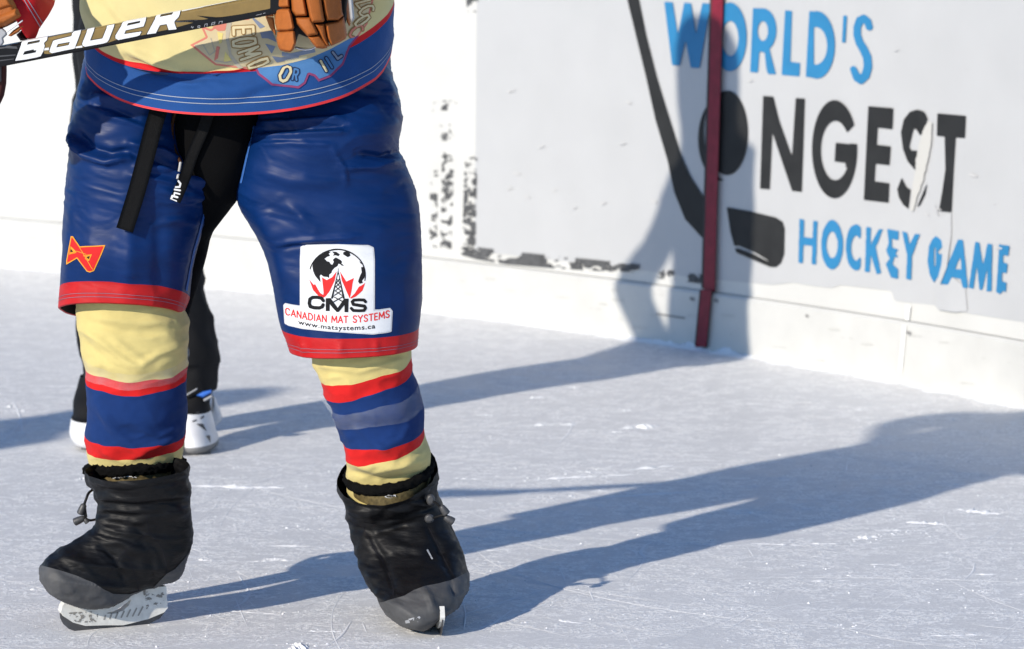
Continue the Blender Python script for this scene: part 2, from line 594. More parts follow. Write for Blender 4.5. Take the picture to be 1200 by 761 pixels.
def text_shape(body, bold=0.0, spacing=1.0):
    """built-in font text as 2D mesh normalised to 0..1 both ways (y down)"""
    c = bpy.data.curves.new('txt', 'FONT'); c.body = body; c.size = 1.0; c.offset = bold; c.space_character = spacing
    c.resolution_u = 4
    o = bpy.data.objects.new('txt', c); COL.objects.link(o)
    dg = bpy.context.evaluated_depsgraph_get(); dg.update()
    me = bpy.data.meshes.new_from_object(o.evaluated_get(dg))
    v = np.array([(q.co.x, q.co.y) for q in me.vertices]); f = [tuple(p.vertices) for p in me.polygons]
    bpy.data.objects.remove(o); bpy.data.curves.remove(c); bpy.data.meshes.remove(me)
    mn, mx = v.min(0), v.max(0)
    v = (v - mn) / (mx - mn); v[:, 1] = 1 - v[:, 1]
    return v, f


def text_on(name, body, warp, mapper, mat, parent, bold=0.0, spacing=1.0):
    v, f = text_shape(body, bold, spacing)
    x, y = warp(v[:, 0], v[:, 1])
    p = mapper(np.stack([x, y], -1))
    ok = ~np.isnan(p[:, 0])
    f = [q for q in f if all(ok[i] for i in q)]
    return mk(name, p, f, mat, parent, smooth=False)


# ------------------------------------------------------------------ lofts
def crom(A, sub):
    A = np.asarray(A, float)
    n = len(A); out = []
    Pm = np.concatenate([2 * A[:1] - A[1:2], A, 2 * A[-1:] - A[-2:-1]])
    for i in range(n - 1):
        p0, p1, p2, p3 = Pm[i], Pm[i + 1], Pm[i + 2], Pm[i + 3]
        for k in range(sub):
            t = k / sub
            out.append(0.5 * (2 * p1 + (p2 - p0) * t + (2 * p0 - 5 * p1 + 4 * p2 - p3) * t * t + (3 * p1 - p0 - 3 * p2 + p3) * t ** 3))
    out.append(A[-1])
    return np.array(out)


def ring(lx, ly, rx, ry, Y, hd, front=None, n=2.0, tilt=None):
    """a cross-section: left and right outline points at depth Y (or (Yl, Yr)), half depth, where its front shows"""
    Yl, Yr = Y if isinstance(Y, tuple) else (Y, Y)
    a, b = P(lx, ly, Yl), P(rx, ry, Yr)
    C = (a + b) / 2; A = (b - a) / 2
    if tilt is not None:
        t = math.radians(tilt)
    elif front is None:
        t = 0.0
    else:
        lo, hi = -1.4, 1.4
        for _ in range(40):
            t = (lo + hi) / 2
            q = C - hd * np.array([0, math.cos(t), math.sin(t)])
            if proj(q)[1] < front: lo = t
            else: hi = t
    D = hd * np.array([0, math.cos(t), math.sin(t)])
    return np.concatenate([C, A, D, [n]])


def loft_grid(rings, nu=96, sub=8):
    R = crom(np.array(rings), sub)
    th = np.linspace(0, 2 * math.pi, nu, endpoint=False)
    c, s = np.cos(th), np.sin(th)
    n = R[:, 9:10]
    cc = np.sign(c) * np.abs(c) ** (2 / n); ss = np.sign(s) * np.abs(s) ** (2 / n)
    g = R[:, None, 0:3] + R[:, None, 3:6] * cc[..., None] - R[:, None, 6:9] * ss[..., None]
    return g


def grid_normals(g):
    du = np.roll(g, -1, 1) - np.roll(g, 1, 1)
    dv = np.gradient(g, axis=0)
    n = np.cross(du, dv)
    n /= (np.linalg.norm(n, axis=-1, keepdims=True) + 1e-12)
    c = g.mean(axis=1, keepdims=True)
    s = np.sign(((g - c) * n).sum(-1).mean())
    return n * s


def fold_disp(g, N, folds):
    """folds traced over the front: (points, amplitude m, half width px)"""
    px, py = proj(g)
    d = np.zeros(px.shape)
    front = np.clip((-N[..., 1] + 0.15) * 3, 0, 1)
    for pts, amp, w in folds:
        m = np.full(px.shape, 1e9)
        for i in range(len(pts) - 1):
            ax, ay = pts[i]; bx, by = pts[i + 1]
            ex, ey = bx - ax, by - ay
            t = np.clip(((px - ax) * ex + (py - ay) * ey) / (ex * ex + ey * ey), 0, 1)
            m = np.minimum(m, np.hypot(px - ax - t * ex, py - ay - t * ey))
        # taper towards the ends
        tt = np.minimum(np.hypot(px - pts[0][0], py - pts[0][1]), np.hypot(px - pts[-1][0], py - pts[-1][1]))
        d += amp * np.exp(-(m / w) ** 2) * np.clip(0.25 + tt / (3 * w + 1e-6), 0, 1)
    return d * front


def grid_faces(nv, nu, flip=False):
    f = []
    for i in range(nv - 1):
        for j in range(nu):
            k = (j + 1) % nu
            q = (i * nu + j, i * nu + k, (i + 1) * nu + k, (i + 1) * nu + j)
            f.append(q[::-1] if flip else q)
    return f


def loft(name, rings, mats, parent, nu=96, sub=8, zones=None, disp=None, folds=None, cap0=False, cap1=False, slump=0.0):
    g = loft_grid(rings, nu, sub)
    if slump:
        g[..., 2] += slump * fbm(g[..., 0] * 14 + 2, g[..., 1] * 14, g[..., 2] * 9, 3)
    N = grid_normals(g)
    if disp is not None:
        g = g + N * disp(g, N)[..., None]; N = grid_normals(g)
    if folds:
        g = g + N * fold_disp(g, N, folds)[..., None]
    nv = g.shape[0]
    f = grid_faces(nv, nu)
    mi = []
    for i in range(nv - 1):
        z = min(i // sub, len(rings) - 2)
        mi += [(zones[z] if zones else 0)] * nu
    v = g.reshape(-1, 3)
    ex = []
    for cap, row in ((cap0, 0), (cap1, nv - 1)):
        if cap:
            ex.append(g[row].mean(0)); ci = len(v) + len(ex) - 1
            for j in range(nu):
                f.append((row * nu + j, row * nu + (j + 1) % nu, ci)); mi.append(zones[0 if row == 0 else -1] if zones else 0)
    if ex: v = np.concatenate([v, np.array(ex)])
    o = mk(name, v, f, mats, parent, midx=mi)
    return o, g


def tube(name, pts, r, mat, parent, nu=8, sub=6, flat=1.0):
    p = crom(np.array(pts, float), sub) if len(pts) > 2 else np.array(pts, float)
    rs = np.interp(np.linspace(0, 1, len(p)), np.linspace(0, 1, len(r)), r) if isinstance(r, (list, tuple)) else np.full(len(p), r)
    T = np.gradient(p, axis=0); T /= np.linalg.norm(T, axis=1, keepdims=True) + 1e-12
    up = np.array([0.0, -1.0, 0.05])
    V = []
    for i in range(len(p)):
        s = np.cross(T[i], up); s /= np.linalg.norm(s) + 1e-12
        u = np.cross(s, T[i])
        for k in range(nu):
            a = 2 * math.pi * k / nu
            V.append(p[i] + rs[i] * (math.cos(a) * s + flat * math.sin(a) * u))
    f = grid_faces(len(p), nu)
    V.append(p[0]); V.append(p[-1]); a = len(V) - 2
    for k in range(nu):
        f.append((k, (k + 1) % nu, a)); f.append(((len(p) - 1) * nu + k, (len(p) - 1) * nu + (k + 1) % nu, a + 1))
    if name is None: return np.array(V), f
    return mk(name, V, f, mat, parent)


def pillow(shapes, step=0.8, bevel=4.0):
    """padded solids: outline in photo pixels, depth Y, thickness towards and away from the viewer (m)"""
    V = []; FA = []; n = 0
    for f, Y, tf, tb in shapes:
        v, fa = tri2d(f, step)
        d = np.clip(-f(v[:, 0], v[:, 1]), 0, bevel) / bevel
        h = np.sqrt(np.clip(1 - (1 - d) ** 2, 0, 1))
        Yc = Y(v[:, 0], v[:, 1]) if callable(Y) else Y
        base = P(v[:, 0], v[:, 1], Yc)
        dirs = base - np.array([0, 0, CAMH]); dirs /= np.linalg.norm(dirs, axis=1, keepdims=True)
        V += [base - dirs * (tf * h)[:, None], base + dirs * (tb * h + 1e-5)[:, None]]
        m = len(v)
        FA += [tuple(i + n for i in q)[::-1] for q in fa] + [tuple(i + n + m for i in q) for q in fa]
        n += 2 * m
    return np.concatenate(V), FA


def prism_on_plane(f, step, to3, lat, half):
    """outline (photo pixels) carried by to3 onto a plane, given thickness along lat"""
    v, fa = tri2d(f, step)
    p = to3(v)
    A = p - lat * half; B = p + lat * half
    n = len(v)
    cnt = {}
    for q in fa:
        for i in range(len(q)):
            e = (q[i], q[(i + 1) % len(q)])
            cnt[e] = cnt.get(e, 0) + 1
    faces = [q for q in fa] + [tuple(i + n for i in q)[::-1] for q in fa]
    for (a, b) in cnt:
        if (b, a) not in cnt: faces.append((b, a, a + n, b + n))
    return np.concatenate([A, B]), faces


# ================================================================== ICE
def build_ice():
    nx = 2
    v = [(-60, -20, 0), (60, -20, 0), (60, 80, 0), (-60, 80, 0)]
    o = mk('ice', v, [(0, 1, 2, 3)], M['ice'], smooth=False)
    tag(o, kind='structure')


build_ice()

# ================================================================== RINK BOARDS
_base_px = [(-160, 300), (0, 311), (70, 316), (300, 342), (500, 366), (600, 381), (727, 397), (820, 408), (900, 419),
            (975, 434), (1055, 446), (1125, 461), (1200, 477), (1330, 508)]
_bp = G([p[0] for p in _base_px], [p[1] for p in _base_px])[:, :2]
# a smooth path through the base line
_t = np.linspace(0, 1, len(_bp))
_s = np.linalg.norm(np.diff(_bp, axis=0), axis=1).cumsum(); _s = np.concatenate([[0], _s]); _s /= _s[-1]
_cx = np.polyfit(_s, _bp[:, 0], 3); _cy = np.polyfit(_s, _bp[:, 1], 3)
_ss = np.linspace(-0.15, 1.12, 260)
PATH = np.stack([np.polyval(_cx, _ss), np.polyval(_cy, _ss)], -1)
_T = np.gradient(PATH, axis=0); _T /= np.linalg.norm(_T, axis=1, keepdims=True)
PN = np.stack([_T[:, 1], -_T[:, 0]], -1)                 # towards the rink
_q = PN[130] @ (-PATH[130])
if _q < 0: PN = -PN
WALL_H = 1.28
KICK_H = 0.196


def wall_strip(name, prof, mat, parent, mats=None, midx=None, rng=None):
    """extrudes a profile [(offset towards rink, z)] along the path (closed loop of points)"""
    P0 = PATH if rng is None else PATH[rng[0]:rng[1]]; N0 = PN if rng is None else PN[rng[0]:rng[1]]
    V = []; k = len(prof)
    for p, n in zip(P0, N0):
        for (o, z) in prof: V.append((p[0] + n[0] * o, p[1] + n[1] * o, z))
    f = []
    for i in range(len(P0) - 1):
        for j in range(k):
            f.append((i * k + j, i * k + (j + 1) % k, (i + 1) * k + (j + 1) % k, (i + 1) * k + j))
    f.append(tuple(range(k))); f.append(tuple(range((len(P0) - 1) * k, len(P0) * k))[::-1])
    return mk(name, V, f, mat, parent, smooth=False)


def wall_mapper(off):
    path = PATH + PN * off
    ratio = path[:, 0] / path[:, 1]

    def m(v):
        dx, dy, dz = ray(v[:, 0], v[:, 1])
        Y = np.interp(dx / dy, ratio, path[:, 1])
        return np.stack([dx / dy * Y, Y, CAMH + dz / dy * Y], -1)
    return m


boards = empty('rink_boards', (float(PATH[130, 0]), float(PATH[130, 1]), 0))
tag(boards, 'curved white rink boards carrying the blue and black game advertisement behind the players', 'rink boards')
wall_strip('board_panel', [(0, KICK_H), (0, WALL_H - 0.04), (-0.10, WALL_H - 0.04), (-0.10, 0.0), (-0.02, 0.0), (-0.02, KICK_H)], M['board_white'], boards)
wall_strip('kick_plate', [(0.014, -0.004), (0.014, KICK_H - 0.012), (0.008, KICK_H - 0.002), (-0.015, KICK_H - 0.002), (-0.015, -0.004)], M['kick_white'], boards)
wall_strip('cap_rail', [(0.012, WALL_H - 0.038), (0.012, WALL_H), (-0.12, WALL_H), (-0.12, WALL_H - 0.038)], material('cap_rail_blue', (0.05, 0.10, 0.30), 0.4), boards)

# vinyl advertisement sheet: right of the old border, with ragged lower edge
sheet = poly((559, -40), (556, 294), (640, 304), (760, 318), (815, 326), (905, 334), (930, 331), (944, 334), (975, 338), (985, 334), (1045, 341),
             (1048, 353), (1098, 358), (1110, 361), (1120, 365), (1200, 378), (1260, 388), (1260, -40))
def wavy_map(v):
    out = wall_mapper(0.0)(v)
    h = 0.0022 + 0.0012 * fbm(v[:, 0] / 55, v[:, 1] / 150, np.zeros(len(v)), 3)
    r = out - np.array([0, 0, CAMH]); r /= np.linalg.norm(r, axis=1, keepdims=True)
    return out - r * (h * 1.4)[:, None]


applied('advert_sheet', sheet, 4.0, wavy_map, M['advert_white'], boards)
wm3 = wall_mapper(0.0052)
wm4 = wall_mapper(0.0068)
wm1 = wall_mapper(0.0015)
K1 = lambda f: moved(f, 3.636, 3.636, 720, 0)
K3 = lambda f: moved(f, 4.138, 4.138, 870, 90)
K4 = lambda f: moved(f, 4.2857, 4.2857, 920, 240)
KL = lambda f: moved(f, 3.17, 3.17, 730, 90)

Wl = K1(poly((212, 8), (248, 10), (270, 150), (297, 12), (326, 14), (347, 150), (374, 14), (410, 16), (362, 292), (325, 290), (303, 172), (278, 281), (245, 278)))
Ol = K1(minus(ell(492, 158, 71, 147), ell(493, 165, 35, 75)))
Rl = K1(minus(union(poly((590, 35), (640, 37), (612, 310), (578, 308)), inter(ell(632, 128, 58, 92), poly((590, 33), (700, 33), (700, 230), (590, 230))), poly((625, 205), (655, 190), (688, 318), (653, 316))), ell(632, 133, 22, 42), poly((617, 224), (640, 224), (649, 316), (611, 312))))
Ll = K1(poly((727, 45), (757, 47), (750, 264), (792, 269), (788, 327), (712, 320)))
Dl = K1(minus(union(inter(ell(862, 192, 77, 144), poly((845, 0), (960, 0), (960, 400), (838, 400))), poly((830, 48), (866, 50), (870, 335), (815, 328))), union(inter(ell(858, 196, 48, 80), poly((850, 100), (960, 100), (960, 300), (850, 300))))))
Al = K1(poly((975, 66), (991, 68), (984, 183), (969, 181)))
Sl = K1(stroke([(1086, 116), (1078, 92), (1062, 80), (1045, 88), (1034, 118), (1034, 150), (1044, 182), (1062, 212), (1077, 245), (1080, 285), (1070, 322), (1050, 340), (1034, 332), (1018, 296)], [30, 32, 34, 34, 32, 32, 34, 36, 36, 36, 36, 38, 34, 28]))
for f, lab in ((Wl, 'blue letter W of WORLD\'S'), (Ol, None), (Rl, None), (Ll, None), (Dl, None), (Al, None), (Sl, None)):
    applied('blue_letter', f, 1.0, wm3, M['wall_blue'], boards)

N3 = K3(poly((100, 93), (150, 97), (178, 210), (240, 385), (258, 103), (303, 107), (288, 560), (240, 554), (188, 400), (145, 270), (132, 547), (85, 543)))
G3 = K3(union(minus(ell(446, 352, 109, 238), ell(450, 358, 70, 144), poly((480, 295), (508, 268), (542, 233), (640, 180), (640, 332), (455, 320))), poly((452, 320), (553, 331), (549, 430), (500, 440), (500, 418), (446, 411))))
E3 = K3(poly((610, 143), (730, 153), (726, 255), (655, 247), (650, 330), (718, 338), (712, 430), (645, 422), (640, 507), (712, 517), (708, 612), (588, 598)))
S3 = K3(union(poly((845, 160), (866, 164), (882, 172), (897, 205), (880, 250), (862, 286), (842, 255), (830, 252), (822, 280), (808, 340), (818, 358), (850, 360), (838, 455), (800, 410), (778, 350), (768, 270), (782, 208), (812, 170)),
              poly((772, 490), (795, 535), (815, 548), (804, 642), (778, 620), (758, 585), (750, 545)), poly((896, 512), (886, 570), (862, 622), (845, 634), (868, 580))))
T3 = K3(poly((945, 178), (1083, 190), (1078, 298), (1033, 295), (1022, 470), (1013, 658), (952, 652), (968, 560), (984, 450), (980, 290), (942, 287)))
for f in (N3, G3, E3, S3, T3):
    applied('black_letter', f, 1.0, wm3, M['wall_black'], boards)
H4 = K4(poly((72, 72), (95, 76), (93, 162), (138, 168), (141, 80), (163, 84), (155, 302), (133, 298), (136, 208), (92, 202), (88, 295), (66, 292)))
O4 = K4(minus(ell(236, 202, 55, 124), ell(236, 203, 28, 66)))
C4 = K4(minus(ell(354, 215, 49, 116), ell(356, 218, 24, 62), poly((352, 215), (374, 168), (398, 150), (430, 160), (430, 280), (376, 268)), poly((380, 60), (440, 60), (440, 360), (380, 360))))
K4l = K4(poly((408, 112), (432, 116), (428, 205), (470, 122), (492, 124), (455, 215), (482, 345), (460, 350), (430, 250), (425, 340), (400, 336)))
E4 = K4(poly((512, 122), (570, 132), (568, 180), (535, 172), (538, 215), (570, 225), (555, 245), (568, 265), (548, 262), (540, 300), (568, 325), (566, 372), (532, 366), (505, 300), (525, 270), (508, 230), (520, 190)))
Y4 = K4(poly((588, 135), (612, 140), (625, 200), (652, 148), (676, 150), (637, 260), (632, 377), (608, 374), (612, 250)))
G4 = K4(minus(poly((757, 158), (785, 178), (790, 213), (765, 235), (775, 250), (790, 247), (785, 300), (770, 360), (747, 392), (725, 350), (715, 280), (722, 210), (740, 172)), ell(752, 262, 5, 50)))
A4 = K4(minus(poly((868, 175), (893, 178), (918, 417), (893, 420), (882, 372), (838, 365), (818, 403), (778, 400)), poly((880, 262), (886, 326), (854, 323))))
M4 = K4(poly((955, 185), (975, 190), (993, 305), (1017, 195), (1040, 200), (1037, 437), (1012, 435), (1015, 325), (990, 430), (975, 427), (963, 310), (945, 422), (922, 417)))
E4b = K4(poly((1075, 200), (1127, 207), (1120, 258), (1095, 252), (1095, 290), (1118, 297), (1112, 345), (1090, 342), (1090, 385), (1112, 392), (1108, 440), (1095, 432), (1080, 450), (1060, 440)))
for f in (H4, O4, C4, K4l, E4, Y4, G4, A4, M4, E4b):
    applied('blue_letter', ragged(f, 5, 0.25, 2.0), 0.7, wm3, M['wall_blue'], boards)

stick_logo = union(poly((716, -60), (731, -60), (749, 0), (757, 40), (769.5, 90), (782, 131), (797.8, 181.5), (808.9, 206.7), (823, 228.8), (836, 241), (836, 290), (821.5, 277.7), (802.6, 257), (790, 225.6), (782, 187.8), (768, 140.5), (756.8, 90), (735, 0)),
                   minus(poly((851.5, 243), (880, 248), (909, 255), (917, 260), (919.5, 268), (919, 298), (915, 309), (909, 313.5), (902, 313), (890, 308), (862.5, 296), (856, 273)), stroke([(848, 289), (866, 290), (884, 297), (900, 306)], [1.2, 3.0, 2.2, 1.0])))
applied('painted_stick', stick_logo, 1.0, wm3, M['wall_black'], boards)
pe = ell(852, 156, 24.5, 49.5)
puck = union(pe, minus(ell(845, 163, 27, 49), grow(pe, 3.0)))
applied('painted_puck', puck, 0.8, wm3, M['wall_black'], boards)
# torn vinyl: cream tear through the S, raised flap by the G and T
tear = K3(poly((899, 214), (922, 222), (916, 300), (900, 400), (872, 510), (846, 590), (828, 655), (812, 650), (824, 540), (836, 455), (848, 360), (868, 285)))
applied('torn_strip', ragged(tear, 6, 0.8, 4), 0.8, wm4, M['tear_cream'], boards)
flap = K4(poly((752, -10), (770, 60), (835, 40), (835, 150), (810, 330), (850, 372), (905, 415), (915, 535), (850, 540), (768, 528), (748, 500), (752, 392), (770, 360), (790, 250), (790, 214), (772, 165), (756, 150)))
flapm = minus(flap, A4, G4, T3)


def flap_map(v):
    base = wall_mapper(0.0)
    h = 0.0045 + 0.006 * np.clip((v[:, 1] - 245) / 120, 0, 1) * np.exp(-((v[:, 0] - 1110) / 16) ** 2)
    out = base(v)
    r = out - np.array([0, 0, CAMH]); r /= np.linalg.norm(r, axis=1, keepdims=True)
    return out - r * (h * 1.5)[:, None]


applied('loose_flap', flapm, 1.0, flap_map, M['advert_white'], boards)
# remnants of an old black border and scrapes
b1 = worn(poly((545, 182), (559, 178), (557, 292), (541, 292)), 6, 0.0, 3.0)
b1b = worn(poly((545, -30), (560, -30), (560, 14), (547, 14)), 8, 0.05, 8.0)
b2 = worn(poly((539, 290), (552, 289), (601, 295), (650, 300), (750, 310), (748, 320), (692, 317), (643, 314), (595, 310), (558, 304), (541, 299)), 15, -0.22, 6.0, 0.55)
b3 = worn(poly((770, 315), (826, 322), (826, 333), (770, 326)), 8, 0.12, 9.0)
b4 = stroke([(815, 330), (826, 322), (830, 310)], [1, 3, 2])
s1 = worn(poly((504, 200), (513, 200), (512, 290), (503, 290)), 5, 0.34, 1.0)
s2 = worn(poly((518, 178), (532, 178), (529, 292), (516, 290)), 6, 0.26, 5.0)
s3 = worn(poly((506, 118), (536, 118), (534, 165), (508, 165)), 7, 0.46, 7.0)
for f in (b1, b1b, b2, b3, b4, s1, s2, s3):
    try:
        applied('scuff_mark', f, 0.5, wm1 if f in (s1, s2, s3) else wm3, M['scuff'], boards)
    except Exception as e:
        print('scuff', e)
rs = np.random.RandomState(5)
marks = []
for (x, y) in ((633, 173), (605, 203), (597, 222), (650, 222), (618, 231), (673, 244), (707, 239), (730, 170), (598, 108), (735, 120), (765, 235), (1085, 250), (1100, 245), (1165, 240), (1170, 290), (1140, 205), (880, 95), (1050, 60), (1130, 80)):
    marks.append(ragged(stroke([(x - rs.uniform(1, 4), y), (x + rs.uniform(1, 4), y + rs.uniform(-2, 2))], rs.uniform(1.0, 2.6)), 3, 0.6, x))
for f in marks: applied('faint_scrape', f, 0.7, wm4, M['faint'], boards)
kick_marks = []
for k in range(46):
    x = rs.uniform(0, 1200); y = np.interp(x, [p[0] for p in _base_px], [p[1] for p in _base_px]) - rs.uniform(8, 58)
    w = rs.uniform(1.5, 9)
    kick_marks.append(ragged(stroke([(x - w, y), (x + w, y + w * 0.16)], rs.uniform(0.6, 1.8)), 3, 0.5, k))
M['kick_scuff'] = material('kick_scuff', (0.50, 0.50, 0.48), 0.6)
for f in kick_marks: applied('kick_scuff', f, 0.8, wall_mapper(0.0165), M['kick_scuff'], boards)
M['kick_dark'] = material('kick_scuff_dark', (0.22, 0.22, 0.22), 0.6)
for f in [stroke([(770, 368), (802, 373)], 2.0), stroke([(810, 350), (812, 351)], 4), stroke([(838, 352), (840, 353)], 4), stroke([(1064, 390), (1066, 391)], 4), stroke([(945, 370), (946, 371)], 3)]: applied('kick_scuff', f, 0.6, wall_mapper(0.0165), M['kick_dark'], boards)
# panel joint on the right, kick plate seam
applied('panel_joint', poly((1062, 358), (1067, 359), (1065, 376), (1061, 375)), 0.7, wm4, M['joint'], boards)
applied('panel_joint', poly((1058, 381), (1062, 382), (1057, 436), (1053, 435)), 0.7, wall_mapper(0.0175), M['joint'], boards)

# red line strip fixed on the boards, bent over the kick plate
red = empty('goal_line_strip', tuple(float(q) for q in G(822, 407)))
red.parent = boards
red.location = tuple(float(a) - float(b) for a, b in zip(G(822, 407), origin_of(boards)))


def strip(name, pts, offs, half_px, mat, depth, parent):
    V = []
    for (x, y), o in zip(pts, offs):
        a = wall_mapper(o)(np.array([[x - half_px, y], [x + half_px, y]]))
        b = wall_mapper(o + depth)(np.array([[x - half_px, y], [x + half_px, y]]))
        V += [a[0], a[1], b[1], b[0]]
    f = []
    for i in range(len(pts) - 1):
        for j in range(4):
            f.append((i * 4 + j, i * 4 + (j + 1) % 4, i * 4 + 4 + (j + 1) % 4, i * 4 + 4 + j))
    f.append((0, 1, 2, 3)); n = (len(pts) - 1) * 4; f.append((n + 3, n + 2, n + 1, n))
    return mk(name, V, f, mat, parent, smooth=False)


strip('upper_strip', [(842.5, -75), (840.5, 0), (837, 120), (833.5, 240), (831, 342)], [0.007] * 5, 6.6, M['strip_red'], 0.010, red)
strip('strip_backing', [(842.0, -75), (839.8, 0), (836.0, 120), (832.5, 240), (830, 338)], [0.004] * 5, 8.2, M['strip_edge'], 0.004, red)
strip('lower_strip', [(827.8, 340), (824.5, 375), (821.5, 406.5)], [0.020, 0.020, 0.020], 6.0, M['strip_red'], 0.008, red)
strip('lower_backing', [(827.3, 339.5), (824.0, 375), (821, 407.5)], [0.016, 0.016, 0.016], 7.4, M['strip_edge'], 0.005, red)


# ================================================================== MAIN PLAYER
fl = G([134], [728])[0]
person = None


def main_body():
    pts = []
    E = []

    def j(px, py, Y, r, r2=None):
        q = P(px, py, Y); pts.append((*q, r, r2 if r2 else r)); return len(pts) - 1
    pel = j(280, 120, 7.12, 0.13, 0.10)
    spine = j(280, 20, 7.12, 0.125, 0.10)
    chest = j(280, -90, 7.12, 0.15, 0.11)
    sh = j(280, -165, 7.12, 0.12, 0.09)
    neck = j(280, -205, 7.12, 0.055)
    jaw = j(280, -240, 7.09, 0.065)
    head = j(280, -285, 7.10, 0.085)
    crown = j(280, -318, 7.11, 0.055)
    nose = j(280, -268, 6.995, 0.012)
    E += [(pel, spine), (spine, chest), (chest, sh), (sh, neck), (neck, jaw), (jaw, head), (head, crown), (head, nose)]
    lh = j(190, 150, 7.12, 0.085); lk = j(150, 330, 7.08, 0.058); la = j(160, 545, 7.12, 0.042); lf = j(165, 640, 7.14, 0.04); lt = j(95, 680, 7.06, 0.028)
    E += [(pel, lh), (lh, lk), (lk, la), (la, lf), (lf, lt)]
    rh = j(370, 150, 7.12, 0.085); rk = j(415, 350, 7.08, 0.058); ra = j(455, 545, 7.12, 0.042); rf = j(465, 640, 7.14, 0.04); rt = j(495, 700, 6.98, 0.026)
    E += [(pel, rh), (rh, rk), (rk, ra), (ra, rf), (rf, rt)]
    ls = j(140, -155, 7.12, 0.06); le = j(26, -90, 7.15, 0.045); lw = j(12, -5, 6.80, 0.032); lhd = j(-20, 10, 6.76, 0.03)
    E += [(sh, ls), (ls, le), (le, lw), (lw, lhd)]
    rs_ = j(425, -155, 7.12, 0.06); re = j(480, -80, 7.0, 0.045); rw = j(415, -25, 6.84, 0.032); rhd = j(375, -5, 6.79, 0.026)
    E += [(sh, rs_), (rs_, re), (re, rw), (rw, rhd)]
    v, f = skin_mesh(pts, E, 0, 2)
    return v, f


_v, _f = main_body()
_base = tuple(float(q) for q in G(300, 718))
person = mk('person', _v, _f, M['skin'], loc=_base)
tag(person, 'hockey player in blue and cream uniform with bagged skates standing in front', 'person')

# ---- socks
LS = [ring(92, 320, 210, 325, 7.08, .09, n=2.2), ring(91, 345, 214, 352, 7.08, .095, n=2.2), ring(90, 366, 220, 378, 7.08, .10, 392, n=2.2),
      ring(95.5, 398, 219.5, 405, 7.08, .10, 412, n=2.2), ring(98, 415, 218.6, 418, 7.08, .10, 432, n=2.2),
      ring(101, 430, 218, 430, 7.09, .10, 446, n=2.2), ring(101, 444, 218, 441.5, 7.09, .10, 463, n=2.2),
      ring(102, 470, 217.5, 470, 7.09, .10, 488, n=2.2), ring(102, 490, 217, 490, 7.10, .10, 507, n=2.2),
      ring(101, 507, 215.7, 507, 7.10, .10, 523, n=2.2), ring(101.7, 524, 214.5, 518, 7.11, .10, 537, n=2.2),
      ring(106, 545, 213, 540, 7.11, .085, 556, n=2.1), ring(112, 572, 206, 572, 7.12, .07, 583)]
sock_mats = [M['sock_cream'], M['sock_red'], M['sock_blue']]
lz = [0, 0, 0, 0, 0, 1, 2, 2, 2, 1, 0, 0]


def sock_disp(seed):
    def d(g, N):
        x, y, z = g[..., 0], g[..., 1], g[..., 2]
        a = ridged(x * 9 + z * 5 + seed, y * 9, z * 17 - x * 4, 2) * 0.0032
        b = fbm(x * 30 + seed, y * 30, z * 34, 3) * 0.0010
        return a + b
    return d


lfolds = [([(95, 385), (120, 402), (150, 425), (165, 432)], 0.006, 4), ([(98, 398), (125, 425), (150, 437)], -0.004, 4),
          ([(160, 432), (185, 415), (216, 405)], 0.006, 4.5), ([(112, 372), (150, 378), (205, 378)], 0.005, 4), ([(100, 376), (140, 388), (200, 392)], -0.0035, 4),
          ([(130, 395), (160, 418), (175, 428)], 0.004, 4),
          ([(118, 480), (135, 505), (160, 528), (178, 540)], 0.005, 5), ([(110, 485), (128, 515), (150, 535)], -0.003, 4),
          ([(160, 500), (185, 512), (212, 500)], 0.004, 4), ([(150, 540), (172, 527), (205, 515)], 0.005, 4), ([(118, 528), (150, 545)], 0.004, 3)]
sock_l, gl = loft('sock', LS, sock_mats, person, nu=128, sub=14, zones=lz, disp=sock_disp(1.0), folds=lfolds, slump=0.004)
RS = [ring(358, 370, 488, 370, 7.08, .10, n=2.2), ring(362, 395, 486, 392, 7.08, .10, n=2.2), ring(366.6, 418, 483, 404, 7.08, .10, 427, n=2.2),
      ring(374.6, 442.7, 483.5, 419, 7.08, .10, 447.5, n=2.2), ring(381, 461.6, 484.5, 433, 7.09, .10, 465, n=2.2),
      ring(388, 478, 491, 456, 7.09, .10, 486, n=2.2), ring(393, 490, 494, 474, 7.10, .10, 502, n=2.2), ring(397, 503, 496, 487, 7.10, .10, 515, n=2.2),
      ring(401, 514, 496.5, 499.6, 7.10, .10, 527, n=2.2), ring(404.5, 530, 498, 510, 7.11, .10, 542, n=2.2),
      ring(406, 541, 502, 528, 7.11, .09, 555, n=2.1), ring(406, 561, 503, 556, 7.12, .078, 571), ring(412, 590, 498, 588, 7.12, .065, 600)]
rz = [0, 0, 0, 1, 2, 2, 2, 2, 1, 0, 0, 0]
rfolds = [([(372, 428), (420, 436), (475, 420)], 0.004, 4), ([(408, 540), (440, 552), (498, 540)], 0.007, 4), ([(408, 552), (450, 563), (500, 553)], -0.004, 3), ([(425, 545), (470, 545), (500, 528)], 0.005, 4),
          ([(412, 495), (440, 520), (462, 535)], 0.004, 5), ([(480, 495), (470, 515), (440, 530)], 0.003, 4), ([(385, 480), (400, 500), (415, 520)], 0.004, 5)]
sock_r, gr_ = loft('sock', RS, sock_mats, person, nu=128, sub=14, zones=rz, disp=sock_disp(7.0), folds=rfolds, slump=0.004)


